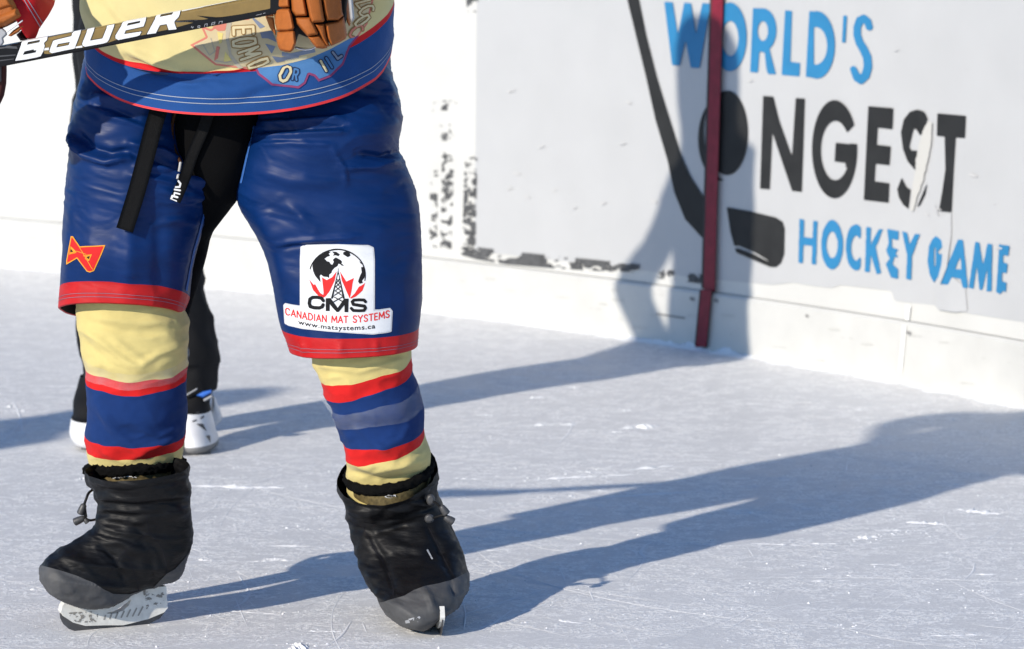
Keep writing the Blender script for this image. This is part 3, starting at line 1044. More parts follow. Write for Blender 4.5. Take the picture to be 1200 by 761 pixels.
def band_from(g, v0, v1, off, name, mat, parent, rows=6):
    """a band lying on a lofted surface between fractional rows v0(u), v1(u) (functions of angle)"""
    N = grid_normals(g); nv, nu = g.shape[:2]
    th = np.linspace(0, 2 * math.pi, nu, endpoint=False)
    out = np.zeros((rows, nu, 3))
    for r in range(rows):
        row = v0(th) + (v1(th) - v0(th)) * r / (rows - 1)
        i = np.clip(np.floor(row).astype(int), 0, nv - 2); t = (row - i)[:, None]
        jj = np.arange(nu)
        p = g[i, jj] * (1 - t) + g[i + 1, jj] * t; n = N[i, jj]
        out[r] = p + n * off
    return mk(name, out.reshape(-1, 3), grid_faces(rows, nu), mat, parent)


s14 = 14
band_from(gl, lambda t: 4.35 * s14 + 0 * t - 6 * np.abs(np.cos(t)) ** 2, lambda t: 5.6 * s14 + 0 * t, 0.0012, 'clear_tape', M['tape'], sock_l)
band_from(gr_, lambda t: 4.75 * s14 + 0 * t, lambda t: 5.95 * s14 + 0 * t, 0.0014, 'clear_tape', M['tape'], sock_r)
# loose tape end on the outer side of the right sock
V_, F_ = pillow([(poly((377.5, 470), (384, 468), (394, 474), (397, 486), (391, 489), (384, 480)), 7.045, 0.003, 0.003)], 0.8, 2.0)
mk('tape_end', V_, F_, M['tape'], sock_r)
V_, F_ = pillow([(ragged(poly((216, 410), (220, 406), (222.5, 412), (221.5, 419), (217, 421)), 3, 0.6, 2), 7.07, 0.003, 0.003)], 0.8, 2.0)
mk('tape_end', V_, F_, M['tape'], sock_l)

# ---- pants
LP = [ring(108, 35, 262, 60, 7.12, .12, n=2.3), ring(98, 80, 246, 100, 7.12, .13, n=2.3), ring(91, 114, 218, 132, 7.10, .145, n=2.3), ring(84.5, 152, 222, 170, 7.10, .155, n=2.3),
      ring(80, 198, 238, 203, 7.09, .155, n=2.3), ring(78.5, 225, 250, 221, 7.09, .155, n=2.3), ring(77, 250, 244, 247, 7.09, .15, n=2.3),
      ring(75, 288, 231, 291, 7.08, .145, n=2.3), ring(73.3, 315, 225, 318, 7.08, .14, 318, n=2.3),
      ring(72.8, 338, 221, 347, 7.08, .135, 331, n=2.3), ring(72.2, 350, 218, 357.5, 7.08, .135, 343, n=2.3), ring(71.5, 363, 214, 368, 7.08, .135, 355, n=2.3)]
RP = [ring(262, 55, 452, 38, 7.12, .12, n=2.2), ring(299, 103, 457, 82, 7.12, .13, n=2.2), ring(297, 133, 465, 112, 7.11, .145, n=2.2), ring(290, 160, 471, 142, 7.10, .165, n=2.3),
      ring(282, 188, 468, 172, 7.10, .165, n=2.3), ring(276, 216, 477, 197, 7.10, .16, n=2.3), ring(281, 241, 487, 232, 7.10, .16, n=2.3),
      ring(296, 265, 491, 263, 7.09, .155, n=2.3), ring(311, 292, 493, 294, 7.09, .15, n=2.3), ring(320, 325, 494, 325, 7.08, .145, n=2.3),
      ring(325, 358, 494, 352, 7.08, .14, 368, n=2.3), ring(330, 382, 491, 381.5, 7.08, .14, 397, n=2.3), ring(335, 396, 490, 393, 7.08, .14, 408, n=2.3), ring(339, 410, 489, 404, 7.08, .14, 419, n=2.3)]
LPz = [0] * 9 + [1, 1]
RPz = [0] * 11 + [1, 1]


def pants_disp(seed):
    def d(g, N):
        x, y, z = g[..., 0], g[..., 1], g[..., 2]
        top = np.clip((z - 0.70) / 0.18, 0, 1)
        w = 0.06 * fbm(x * 6 + seed, y * 6, z * 6, 2)
        hor = np.clip(ridged(x * 3.2 + seed, y * 4, (z + w) * 24 + x * 5, 3), -0.3, 1.6)
        ver = ridged((x + w) * 9 + seed, y * 9, z * 2.2, 2)
        b = fbm(x * 9 + seed, y * 9, z * 6, 3)
        fine = ridged(x * 13 + seed, y * 13, z * 70 + x * 18, 2)
        return top * (hor * 0.0021 + fine * 0.0010) + (1 - top) * (ver * 0.0024 + fine * 0.0003) + b * 0.0015
    return d


plf = [([(88, 165), (100, 182), (125, 190), (150, 185)], 0.012, 5), ([(92, 158), (105, 172), (130, 180), (152, 176)], -0.008, 4.5),
       ([(84, 150), (88, 165), (100, 178)], 0.010, 5), ([(110, 112), (140, 118), (175, 128)], 0.007, 4), ([(108, 122), (130, 127), (160, 140)], -0.006, 4),
       ([(120, 135), (150, 143), (190, 160)], 0.005, 4), ([(150, 168), (190, 176), (215, 190)], 0.006, 4), ([(148, 178), (185, 190), (230, 212)], -0.005, 4), ([(160, 195), (200, 200), (250, 225)], 0.007, 4),
       ([(150, 205), (190, 212), (225, 222)], 0.005, 4), ([(165, 185), (205, 205), (245, 214)], 0.005, 3), ([(225, 212), (245, 222), (256, 215)], 0.012, 5), ([(185, 222), (220, 232), (246, 230)], 0.004, 5),
       ([(150, 240), (152, 290), (150, 345)], 0.008, 14), ([(185, 240), (187, 290), (187, 350)], -0.006, 12), ([(180, 265), (205, 258), (238, 262)], 0.004, 5), ([(85, 235), (82, 290), (80, 340)], 0.004, 8)]
prf = [([(305, 145), (340, 143), (400, 138)], 0.006, 3.5), ([(304, 152), (340, 151), (405, 147)], -0.006, 3.5), ([(303, 160), (345, 158), (405, 155)], 0.006, 3.5),
       ([(300, 170), (340, 168), (390, 170)], 0.004, 4), ([(408, 98), (430, 92), (452, 100), (462, 120)], 0.008, 7), ([(420, 108), (445, 112), (460, 135)], -0.005, 6),
       ([(390, 175), (402, 195), (406, 215)], 0.004, 3), ([(470, 188), (440, 196), (400, 196)], 0.007, 6), ([(468, 178), (448, 184), (420, 180)], -0.008, 5), ([(300, 200), (340, 212), (400, 215)], 0.004, 8),
       ([(296, 240), (312, 262), (330, 300), (340, 345)], 0.008, 14), ([(330, 235), (350, 250), (365, 270)], 0.005, 9), ([(330, 284), (360, 282), (420, 278)], 0.004, 4), ([(332, 290), (360, 288), (400, 286)], -0.003, 3),
       ([(470, 215), (482, 260), (486, 320)], 0.006, 12), ([(352, 398), (356, 408), (357, 418)], 0.004, 4), ([(440, 396), (442, 415)], 0.003, 5), ([(398, 400), (400, 419)], 0.003, 5)]
PS = 18
gL = loft_grid(LP, 240, PS); gR = loft_grid(RP, 240, PS)
pm = []
V = []; Fc = []; MI = []
PG = []
for g, zn, sd, fo in ((gL, LPz, 2.0, plf), (gR, RPz, 11.0, prf)):
    N = grid_normals(g); g = g + N * pants_disp(sd)(g, N)[..., None]; N = grid_normals(g)
    g = g + N * fold_disp(g, N, [(p_, a_ * 1.35, w_ * 0.85) for p_, a_, w_ in fo])[..., None]
    PG.append(g)
    base = sum(len(v) for v in V)
    f = grid_faces(g.shape[0], g.shape[1])
    Fc += [tuple(i + base for i in q) for q in f]
    for i in range(g.shape[0] - 1): MI += [zn[min(i // PS, len(zn) - 1)]] * g.shape[1]
    V.append(g.reshape(-1, 3))
pants = mk('hockey_pants', np.concatenate(V), Fc, [M['blue_nylon'], M['red_nylon']], person, midx=MI)
pants_bvh = bvh_of(pants)
# lining inside the leg openings
for g in PG:
    c = g[:, :, :].mean(1, keepdims=True)
    q = c + (g - c) * 0.965
    q = q[-90:]
    mk('lining', q.reshape(-1, 3), grid_faces(q.shape[0], q.shape[1]), M['lining'], pants)
# hem rims closing shell and lining
for g in PG:
    c = g.mean(1, keepdims=True); q = c + (g - c) * 0.965
    r2 = np.stack([g[-1], (g[-1] + q[-1]) / 2 + np.array([0, 0, -0.002]), q[-1]])
    mk('hem_edge', r2.reshape(-1, 3), grid_faces(3, g.shape[1]), M['red_nylon'], pants)
for g, rows in ((PG[0], (182, 188)), (PG[1], (218, 224))):
    for r in rows:
        band_from(g, lambda t, r=r: r + 0 * t, lambda t, r=r: r + 0.7 + 0 * t, 0.0012, 'stitching', M['thread_grey'], pants, 2)
# black girdle showing between the legs
GD = [ring(196, 95, 316, 95, 7.08, .10, n=2.4), ring(199, 140, 308, 140, 7.08, .10, n=2.4), ring(206, 190, 296, 190, 7.08, .10, n=2.4), ring(212, 225, 285, 225, 7.09, .085, n=2.4), ring(205, 250, 268, 248, 7.10, .06, n=2.3),
      ring(180, 280, 248, 276, 7.12, .06, n=2.3), ring(150, 302, 241, 300, 7.13, .06, n=2.3), ring(130, 330, 234, 328, 7.13, .07, n=2.3), ring(115, 352, 226, 355, 7.13, .08, n=2.3), ring(110, 366, 221, 372, 7.13, .08, n=2.3)]
girdle, _g = loft('girdle', GD, M['black_knit'], person, nu=72, sub=8, disp=lambda g, N: fbm(g[..., 0] * 20, g[..., 1] * 20, g[..., 2] * 14, 3) * 0.002)
girdle_bvh = bvh_of(girdle)
front_bvh = bvh_of(pants, girdle)
# inner seams: bright blue piping along the open fly and inner legs
for line in ([(203, 132), (207, 150), (213, 168)], [(301, 134), (297, 150), (294, 165), (288, 192), (283, 214)], [(246, 224), (240, 246), (234, 270), (227, 294), (222, 318), (218, 340)]):
    applied('seam', stroke(line, 2.2), 0.6, surf_mapper(pants_bvh, 0.0015), M['thread_blue'], pants)


# ---- patch on the player's left leg
mp0 = surf_mapper(pants_bvh, 0.0010)
mp1 = surf_mapper(pants_bvh, 0.0015)
mp2 = surf_mapper(pants_bvh, 0.0020)
mp3 = surf_mapper(pants_bvh, 0.0025)
Z5 = lambda f: moved(f, 4.476, 4.476, 310, 260)
Z3 = lambda f: moved(f, 6.085, 6.085, 340, 275)
patch_o = Z5(grow(poly((195, 135), (225, 124), (300, 122), (400, 124), (545, 128), (567, 138), (572, 200), (572, 466), (600, 466), (655, 458), (665, 470), (660, 572), (640, 577), (570, 586), (470, 580), (330, 570), (200, 556), (130, 540), (112, 530), (106, 438), (112, 432), (150, 440), (192, 446), (192, 200)), 6))
patch = applied('sponsor_patch', patch_o, 0.7, mp0, M['patch_rim'], pants)
applied('patch_field', grow(patch_o, -1.4), 0.7, mp1, M['white_cloth'], pants)
globe = ell(337, 290, 202, 190)
gl_ring = minus(globe, ell(337, 292, 195, 182), poly((100, 340), (337, 250), (600, 360), (600, 600), (100, 600)), poly((100, 225), (200, 280), (150, 400), (100, 400)))
land1 = poly((165, 200), (178, 178), (205, 150), (240, 135), (262, 118), (290, 122), (275, 135), (285, 150), (262, 160), (245, 172), (262, 190), (280, 195), (290, 210), (302, 215), (312, 195), (305, 180), (325, 162), (345, 172), (360, 182), (372, 195), (365, 205), (385, 222), (368, 222), (358, 212), (345, 208), (338, 225), (318, 238), (300, 258), (295, 275), (280, 285), (278, 310), (265, 302), (240, 300), (220, 285), (212, 295), (218, 340), (200, 320), (180, 295), (165, 260), (160, 225))
land2 = union(poly((300, 120), (330, 122), (355, 140), (345, 155), (325, 148), (305, 150), (315, 138)), poly((380, 125), (400, 118), (425, 130), (430, 150), (412, 162), (392, 150), (378, 140)), poly((505, 235), (522, 230), (535, 250), (536, 285), (528, 310), (512, 330), (518, 345), (495, 352), (484, 335), (492, 310), (500, 290), (510, 270)), poly((492, 190), (505, 200), (512, 215), (500, 205)))
applied('globe_print', [Z3(gl_ring), Z3(land1), Z3(land2)], 0.22, mp2, M['patch_black'], pants)
flame = [poly((333, 262), (318, 330), (285, 400), (255, 440), (235, 450), (240, 410), (228, 305), (262, 325), (300, 305)), poly((356, 262), (370, 330), (400, 400), (425, 455), (438, 400), (445, 350), (455, 310), (425, 325), (400, 335)),
         poly((137, 320), (170, 360), (178, 352), (215, 415), (245, 435), (225, 448), (205, 438), (165, 395)), poly((534, 345), (515, 400), (470, 440), (435, 456), (428, 450), (460, 420), (490, 372), (510, 362))]
applied('flame_print', [Z3(f) for f in flame], 0.22, mp2, M['patch_red'], pants)
tower = [stroke([(343, 260), (325, 345), (300, 450)], [3, 7, 13]), stroke([(343, 260), (360, 345), (382, 450)], [3, 7, 13]), stroke([(343, 240), (343, 285)], 3),
         stroke([(333, 318), (356, 345), (326, 372), (364, 402), (316, 432)], 6), stroke([(352, 318), (330, 345), (358, 372), (322, 402), (370, 432)], 6), stroke([(306, 440), (378, 478)], 7), stroke([(378, 440), (312, 478)], 7)]
applied('tower_print', [union(*[Z3(f) for f in tower])], 0.22, mp3, M['patch_black'], pants)
Cc = stroke([(238, 470), (225, 452), (195, 446), (160, 447), (142, 460), (138, 490), (146, 512), (172, 520), (210, 522), (230, 515), (236, 500)], 24)
Mm = union(poly((256, 452), (290, 452), (340, 522), (385, 455), (417, 455), (414, 552), (388, 552), (388, 500), (346, 552), (332, 552), (284, 495), (283, 545), (256, 545)))
Ss = stroke([(536, 478), (525, 465), (490, 464), (455, 466), (442, 478), (450, 496), (490, 503), (528, 508), (536, 522), (525, 540), (490, 542), (450, 540), (436, 525)], 21)
applied('patch_lettering', [Z3(Cc), Z3(Mm), Z3(Ss)], 0.3, mp3, M['patch_black'], pants)


def warp_patch(x0, x1, yb0, ybm, yb1, h):
    def w(x, y):
        X = x0 + (x1 - x0) * x
        a = yb0 * (1 - x) * (1 - 2 * x) + ybm * 4 * x * (1 - x) + yb1 * x * (2 * x - 1)
        return X, a - h * (1 - y)
    return w


GLY = {'C': [[(.95, .18), (.7, 0), (.3, 0), (.05, .25), (.05, .75), (.3, 1), (.7, 1), (.95, .82)]], 'A': [[(0, 1), (.5, 0), (1, 1)], [(.2, .68), (.8, .68)]],
       'N': [[(.05, 1), (.05, 0), (.95, 1), (.95, 0)]], 'D': [[(.05, 0), (.05, 1), (.55, 1), (.95, .7), (.95, .3), (.55, 0), (.05, 0)]], 'I': [[(.5, 0), (.5, 1)]],
       'M': [[(0, 1), (.08, 0), (.5, .75), (.92, 0), (1, 1)]], 'T': [[(0, 0), (1, 0)], [(.5, 0), (.5, 1)]], 'Y': [[(0, 0), (.5, .5), (1, 0)], [(.5, .5), (.5, 1)]],
       'S': [[(.92, .15), (.7, 0), (.3, 0), (.06, .22), (.3, .46), (.7, .54), (.94, .78), (.7, 1), (.3, 1), (.06, .85)]], 'E': [[(.9, 0), (.08, 0), (.08, 1), (.9, 1)], [(.08, .5), (.8, .5)]]}
GW = {'I': .25, 'M': 1.15, ' ': .55, 'E': .75, 'T': .85, 'S': .85}
wp_ = warp_patch(335.5, 456, 368.2, 378.2, 371.5, 7.6)
word = 'CANADIAN MAT SYSTEMS'
tot = sum(GW.get(ch, .95) + .32 for ch in word) - .32
cur = 0.0
for ch in word:
    w_ = GW.get(ch, .95)
    if ch != ' ':
        parts = []
        for line in GLY[ch]:
            parts.append(stroke([wp_(np.float64((cur + w_ * gx) / tot), np.float64(gy_)) for gx, gy_ in line], 1.35))
        applied('patch_letter', union(*parts), 0.3, mp2, M['patch_red'], pants)
    cur += w_ + .32
text_on('patch_lettering', 'www.matsystems.ca', warp_patch(350, 439.5, 381.5, 388.5, 386.5, 6.4), mp2, M['patch_black'], pants, bold=0.018, spacing=1.12)
# ---- knot emblem on the player's right leg
E4z = lambda f: moved(f, 3.807, 3.807, 40, 240)
em_out = poly((165, 141), (175, 142), (205, 186), (318, 181), (300, 225), (268, 295), (250, 302), (236, 298), (192, 240), (145, 268), (145, 250))
emb = applied('knot_emblem', E4z(em_out), 0.4, mp0, M['emblem_gold'], pants)
em_red = minus(E4z(grow(em_out, -5)), E4z(grow(poly((166, 192), (163, 218), (186, 212)), 4)), E4z(grow(poly((232, 232), (252, 226), (246, 246)), 4)))
applied('knot_print', em_red, 0.35, mp1, M['emblem_red'], pants)
applied('knot_print', [E4z(stroke([(205, 190), (262, 288)], 2.5)), E4z(stroke([(160, 222), (192, 208), (235, 222)], 2.0)), E4z(stroke([(222, 228), (258, 222), (246, 250), (230, 240)], 2.5)), E4z(stroke([(166, 186), (160, 222)], 2.0))], 0.3, mp2, M['emblem_gold'], pants)
applied('knot_print', [E4z(poly((167, 198), (165, 212), (176, 210))), E4z(poly((236, 233), (250, 229), (245, 243)))], 0.3, mp2, M['patch_black'], pants)

# ---- lacing straps hanging out at the front


def strap(name, line, w, mat, parent, off=0.008, th=0.0016, bvh=None, end=0.016):
    """flat webbing following the cloth"""
    line = crom(np.array(line, float), 10)
    o = Vector((0, 0, CAMH))
    T = np.gradient(line, axis=0); T /= np.linalg.norm(T, axis=1, keepdims=True)
    Nn = np.stack([-T[:, 1], T[:, 0]], -1)
    cols = [line + Nn * (w / 2 * k) for k in (-1, -0.5, 0, 0.5, 1)]
    V = []
    dist = []
    for i in range(len(line)):
        ds = []
        for c in cols:
            dx, dy, dz = ray(c[i, 0], c[i, 1]); d = Vector((float(dx), float(dy), float(dz))).normalized()
            h = bvh.ray_cast(o, d); ds.append(h[3] if h[0] is not None else np.nan)
        dist.append(np.nanmin(ds) if not np.all(np.isnan(ds)) else np.nan)
    dist = np.array(dist); ok = ~np.isnan(dist); dist = np.interp(np.arange(len(dist)), np.where(ok)[0], dist[ok])
    k = np.ones(9) / 9; dist = np.convolve(np.pad(dist, 4, mode='edge'), k, 'valid')
    lift = np.interp(np.linspace(0, 1, len(dist)), [0, 0.6, 1], [off, off, end])
    for i in range(len(line)):
        for c in cols:
            dx, dy, dz = ray(c[i, 0], c[i, 1]); d = np.array([dx, dy, dz]); d /= np.linalg.norm(d)
            V.append(np.array([0, 0, CAMH]) + d * (dist[i] - lift[i]))
    n = len(V)
    V = np.array(V); Dv = np.tile(np.array([0, 1, 0]) * th, (n, 1))
    V2 = np.concatenate([V, V + Dv])
    f = []; nc = 5; nr = len(line)
    for i in range(nr - 1):
        for j in range(nc - 1):
            q = (i * nc + j, i * nc + j + 1, (i + 1) * nc + j + 1, (i + 1) * nc + j)
            f.append(q); f.append(tuple(a + n for a in q[::-1]))
        for j in (0, nc - 1):
            f.append((i * nc + j, (i + 1) * nc + j, (i + 1) * nc + j + n, i * nc + j + n))
    for i in (0, nr - 1):
        for j in range(nc - 1): f.append((i * nc + j, i * nc + j + 1, i * nc + j + 1 + n, i * nc + j + n))
    return mk(name, V2, f, mat, parent)


st1 = strap('lace_strap', [(190, 118), (181, 145), (172, 180), (160, 225), (146, 270)], 20.5, M['strap'], pants, 0.012, bvh=front_bvh, end=0.016)
st2 = strap('lace_strap', [(246, 128), (238, 152), (226, 180), (216, 210), (205, 236)], 13.5, M['strap'], pants, 0.012, bvh=front_bvh, end=0.02)
st2b = bvh_of(st2)
mps = surf_mapper(st2b, 0.0010)
Zs = lambda f: moved(f, 3.805, 3.805, 100, 100)
applied('strap_lettering', [Zs(stroke([(414, 428), (424, 440), (420, 455), (402, 455)], 8)), Zs(stroke([(422, 470), (398, 466)], 8)), Zs(stroke([(420, 486), (398, 480), (396, 492)], 7)), Zs(stroke([(410, 500), (388, 494), (382, 510), (404, 518)], 9))], 0.25, mps, M['white_paint'], pants)
cp_ = surf_mapper(front_bvh, 0.009)(np.array([[202, 128], [206, 150], [208, 172], [208.5, 192]], float))
tube('lace_cord', cp_, 0.0035, M['cord'], pants, nu=8, sub=8)
ag = surf_mapper(front_bvh, 0.009)(np.array([[208.5, 192], [208, 199], [207, 206]], float))
tube('lace_tip', ag, 0.0030, M['aglet'], pants, nu=8, sub=4)

# ---- jersey
JR = [ring(102, 69, 458.5, 62, 7.09, .235, 135.5, n=2.15), ring(102, 66, 459, 58, 7.09, .235, 132.5, n=2.15), ring(102.5, 52, 460, 42, 7.09, .232, 112, n=2.15),
      ring(104, 33, 461, 14, 7.09, .228, 92, n=2.15), ring(104, 29, 461, 4, 7.09, .225, 86, n=2.15), ring(103, 24, 461.5, -4, 7.09, .225, 79, n=2.15),
      ring(101, 16, 462, -14, 7.09, .235, 66, n=2.15), ring(96, 0, 463, -32, 7.09, .225, 38, n=2.2),
      ring(94, -40, 464, -66, 7.09, .205, -5, n=2.2), ring(92, -110, 465, -118, 7.10, .175, -78, n=2.3), ring(112, -168, 450, -172, 7.11, .15, -150, n=2.3), ring(180, -195, 380, -195, 7.12, .11, -185), ring(228, -212, 332, -212, 7.12, .075, -205)]
jz = [1, 0, 0, 0, 2, 3, 3, 3, 3, 3, 3, 3]


def jersey_disp(g, N):
    x, y, z = g[..., 0], g[..., 1], g[..., 2]
    return ridged(x * 5 + z * 3 + 4.0, y * 5, z * 6 - x * 2, 2) * 0.0035 + fbm(x * 16, y * 16, z * 16 + 3, 3) * 0.0014


jf = [([(150, 58), (180, 72), (215, 83), (250, 84), (290, 80)], 0.012, 5), ([(150, 70), (185, 84), (220, 92), (260, 93)], -0.008, 6), ([(205, 96), (225, 100), (245, 94), (262, 100)], 0.006, 4),
      ([(225, 92), (250, 110), (290, 104), (330, 92)], 0.005, 8), ([(280, 120), (310, 105), (340, 98)], -0.005, 6), ([(120, -5), (140, 20), (160, 45)], 0.006, 8), ([(150, -10), (180, 25), (210, 50)], -0.005, 9), ([(100, 10), (115, 30), (130, 45)], 0.006, 6),
      ([(115, 0), (132, 22), (150, 40)], -0.005, 6)]
jersey, gj = loft('jersey', JR, [M['jersey_blue'], M['piping'], M['jersey_red'], M['jersey_cream']], person, nu=200, sub=14, zones=jz, disp=jersey_disp, folds=jf)
jb = bvh_of(jersey)
band_from(gj, lambda t: 25.5 + 0 * t, lambda t: 26.0 + 0 * t, 0.0014, 'stitching', M['thread_white'], jersey, 2)
band_from(gj, lambda t: 22.0 + 0 * t, lambda t: 22.5 + 0 * t, 0.0014, 'stitching', M['thread_white'], jersey, 2)
# inside of the hem so that it is not paper thin
cj = gj.mean(1, keepdims=True)
qi = (cj + (gj - cj) * 0.985)[:40]
mk('hem_inside', qi.reshape(-1, 3), grid_faces(40, gj.shape[1], True), M['jersey_blue'], jersey)

# crest on the belly
jm = [surf_mapper(jb, 0.0018 + 0.0006 * k) for k in range(6)]
Z3j = lambda f: moved(f, 6.615, 6.615, 220, 0)
Z4j = lambda f: moved(f, 6.614, 6.614, 330, 0)
blue_line = [(286, 84), (300, 80), (330, 77), (363, 68), (385, 58), (410, 44), (436, 36), (475, 6)]
low = poly(*blue_line, (475, 160), (250, 160), (250, 86))
up = poly(*blue_line, (475, -20), (200, -20), (200, 86), (240, 88))
crest_all = union(Z3j(poly((100, 200), (140, 290), (20, 350), (130, 440), (215, 505), (330, 520), (480, 540), (560, 480), (860, 480), (860, 100), (520, 140), (300, 150), (180, 230))),
                  poly((290, 60), (302, 88), (318, 100), (350, 104), (358, 98), (362, 88), (368, 90), (373, 96), (388, 90), (402, 76), (410, 55), (430, 28), (440, -12), (420, -20), (330, -10), (290, 20)))
low_shape = inter(crest_all, low)
applied('crest_rim', low_shape, 0.6, jm[0], M['crest_magenta'], jersey)
applied('crest_field', inter(grow(crest_all, -2.6), low), 0.6, jm[1], M['crest_sky'], jersey)
applied('crest_rim', inter(crest_all, up), 0.6, jm[0], M['crest_red'], jersey)
applied('crest_field', inter(grow(crest_all, -2.4), up), 0.6, jm[1], M['crest_beige'], jersey)
applied('crest_detail', [inter(Z3j(f), up) for f in (poly((300, 180), (345, 165), (320, 300), (340, 420), (430, 530), (395, 535), (325, 440), (295, 300)), stroke([(60, 355), (120, 350), (170, 430), (210, 400), (180, 300)], 8), stroke([(215, 470), (300, 480), (340, 470)], 10))], 0.5, jm[2], M['crest_grey'], jersey)  # coloured details of the crest artwork
applied('crest_detail', [inter(Z3j(f), up) for f in (poly((230, 250), (275, 262), (265, 330), (245, 345)), poly((290, 400), (345, 470), (280, 475)))], 0.5, jm[2], M['crest_yellow'], jersey)
applied('crest_detail', [inter(Z3j(f), up) for f in (poly((225, 360), (250, 365), (235, 450), (205, 470)), poly((190, 210), (310, 180), (290, 240), (240, 245)))], 0.5, jm[2], M['crest_red'], jersey)
applied('crest_detail', [inter(Z3j(f), up) for f in (poly((510, 140), (600, 210), (560, 225), (500, 150)), poly((560, 255), (650, 240), (690, 330), (620, 300), (575, 300)), poly((600, 340), (680, 360), (650, 415)), poly((650, 430), (720, 440), (860, 410), (860, 450), (740, 470), (690, 480)))], 0.5, jm[2], M['crest_blue'], jersey)
applied('crest_detail', [inter(Z4j(f), up) for f in (poly((0, 400), (60, 410), (250, 370), (260, 400), (120, 430), (0, 430)), poly((0, 440), (40, 430), (90, 445), (0, 460)))], 0.5, jm[2], M['crest_blue'], jersey)
applied('crest_detail', [inter(Z4j(f), up) for f in (poly((20, 460), (190, 425), (200, 460), (180, 480), (30, 490)),)], 0.5, jm[2], M['crest_cream'], jersey)


def letter_strokes(paths, cx, cy, ang, sx, sy, w, mapper_dark, mapper_light, dark, light, name='crest_lettering', clip=None):
    a = math.radians(ang)
    out = []
    for p in paths:
        q = [(cx + sx * x * math.cos(a) - sy * y * math.sin(a), cy + sx * x * math.sin(a) + sy * y * math.cos(a)) for x, y in p]
        out.append(stroke(q, w))
    u = union(*out)
    d = grow(u, 1.25)
    if clip: d = inter(d, clip); u = inter(u, clip)
    applied(name, d, 0.4, mapper_dark, dark, jersey)
    applied(name, u, 0.4, mapper_light, light, jersey)


LE = [[(-.5, .5), (-.5, -.5), (.5, -.5), (.5, .5)], [(0, -.5), (0, .3)]]         # E turned a quarter
LD = [[(-.5, -.5), (.5, -.5), (.5, .2), (.3, .5), (-.3, .5), (-.5, .2), (-.5, -.5)]]
LM = [[(-.6, .5), (-.6, -.5), (0, .2), (.6, -.5), (.6, .5)]]
LO = [[(-.5, -.3), (-.2, -.5), (.2, -.5), (.5, -.3), (.5, .3), (.2, .5), (-.2, .5), (-.5, .3), (-.5, -.3)]]
LR = [[(-.5, .5), (-.5, -.5), (.3, -.5), (.5, -.25), (.3, 0), (-.5, 0)], [(0, 0), (.5, .5)]]
LI = [[(0, -.5), (0, .5)]]
LL = [[(-.4, -.5), (-.4, .5), (.5, .5)]]
LC = [[(.5, -.4), (.2, -.5), (-.2, -.5), (-.5, -.2), (-.5, .2), (-.2, .5), (.2, .5), (.5, .4)]]
LN = [[(-.5, .5), (-.5, -.5), (.5, .5), (.5, -.5)]]
B_, C_ = M['crest_brown'], M['crest_cream']
letter_strokes(LE, 285.5, 36.5, -3, 23, 8, 3.0, jm[3], jm[4], B_, C_)
letter_strokes(LO, 286.5, 50, -8, 26, 8, 3.0, jm[3], jm[4], B_, C_)
letter_strokes(LM, 292.5, 62, 72, 6.5, 24, 2.4, jm[3], jm[4], B_, C_)
letter_strokes(LO, 302.5, 73.5, -22, 24, 6, 2.6, jm[3], jm[4], B_, C_, clip=up)
I_, S_ = M['crest_ink'], M['crest_sky']
letter_strokes(LO, 334, 87, 30, 9, 17, 3.0, jm[3], jm[4], I_, M['crest_cream'], clip=low)
letter_strokes(LR, 346, 88, 12, 5, 12, 2.0, jm[3], jm[4], I_, M['crest_sky'], clip=low)
letter_strokes(LI, 378.5, 78, -30, 5, 13, 2.8, jm[3], jm[4], I_, M['crest_cream'], clip=low)
letter_strokes(LI, 385, 74, -32, 5, 13, 2.6, jm[3], jm[4], I_, M['crest_sky'], clip=low)
letter_strokes(LL, 394, 64, -35, 6, 10, 2.4, jm[3], jm[4], I_, M['crest_blue'], clip=low)
letter_strokes(LC, 416, 36, 50, 7, 17, 2.2, jm[3], jm[4], B_, M['crest_red'], clip=up)
letter_strokes(LO, 423, 24, -35, 18, 6, 2.2, jm[3], jm[4], B_, C_, clip=up)
letter_strokes(LC, 428, 12, 62, 7, 17, 2.2, jm[3], jm[4], B_, C_, clip=up)
letter_strokes(LN, 424, 2, -40, 16, 7, 2.2, jm[3], jm[4], B_, C_, clip=up)

# sleeves
SLL = [ring(12.5, 0, 35, 47, (6.78, 6.78), .050, n=2.1), ring(17, -3, 40, 43, 6.79, .052), ring(38, -16, 57, 14, 6.85, .056), ring(40, -24, 63, 1, 6.92, .058),
       ring(0, -62, 70, -34, 7.06, .062), ring(-22, -108, 76, -76, 7.15, .075), ring(14, -168, 104, -118, 7.15, .08), ring(92, -182, 152, -114, 7.12, .07)]
sleeve_l, _ = loft('sleeve', SLL, [M['jersey_red'], M['jersey_cream']], jersey, nu=64, sub=8, zones=[0, 0, 0, 1, 1, 1, 1], disp=lambda g, N: ridged(g[..., 0] * 12, g[..., 1] * 12, g[..., 2] * 12, 2) * 0.003, cap0=False)
slb = bvh_of(sleeve_l)
applied('stitching', [stroke([(26, -3), (48, 34)], 0.8), stroke([(29, -5), (51, 30)], 0.8)], 0.4, surf_mapper(slb, 0.001), M['thread_white'], jersey)
SLR = [ring(404, -52, 436, 0, 6.84, .055), ring(412, -60, 450, -10, 6.86, .06), ring(440, -92, 500, -40, 6.96, .075), ring(450, -130, 525, -92, 7.04, .08), ring(430, -160, 490, -120, 7.10, .08), ring(400, -178, 450, -128, 7.11, .07)]
sleeve_r, _ = loft('sleeve', SLR, [M['jersey_red'], M['jersey_cream']], jersey, nu=64, sub=8, zones=[0, 1, 1, 1, 1], disp=lambda g, N: ridged(g[..., 0] * 12, g[..., 1] * 12, g[..., 2] * 12, 2) * 0.003)

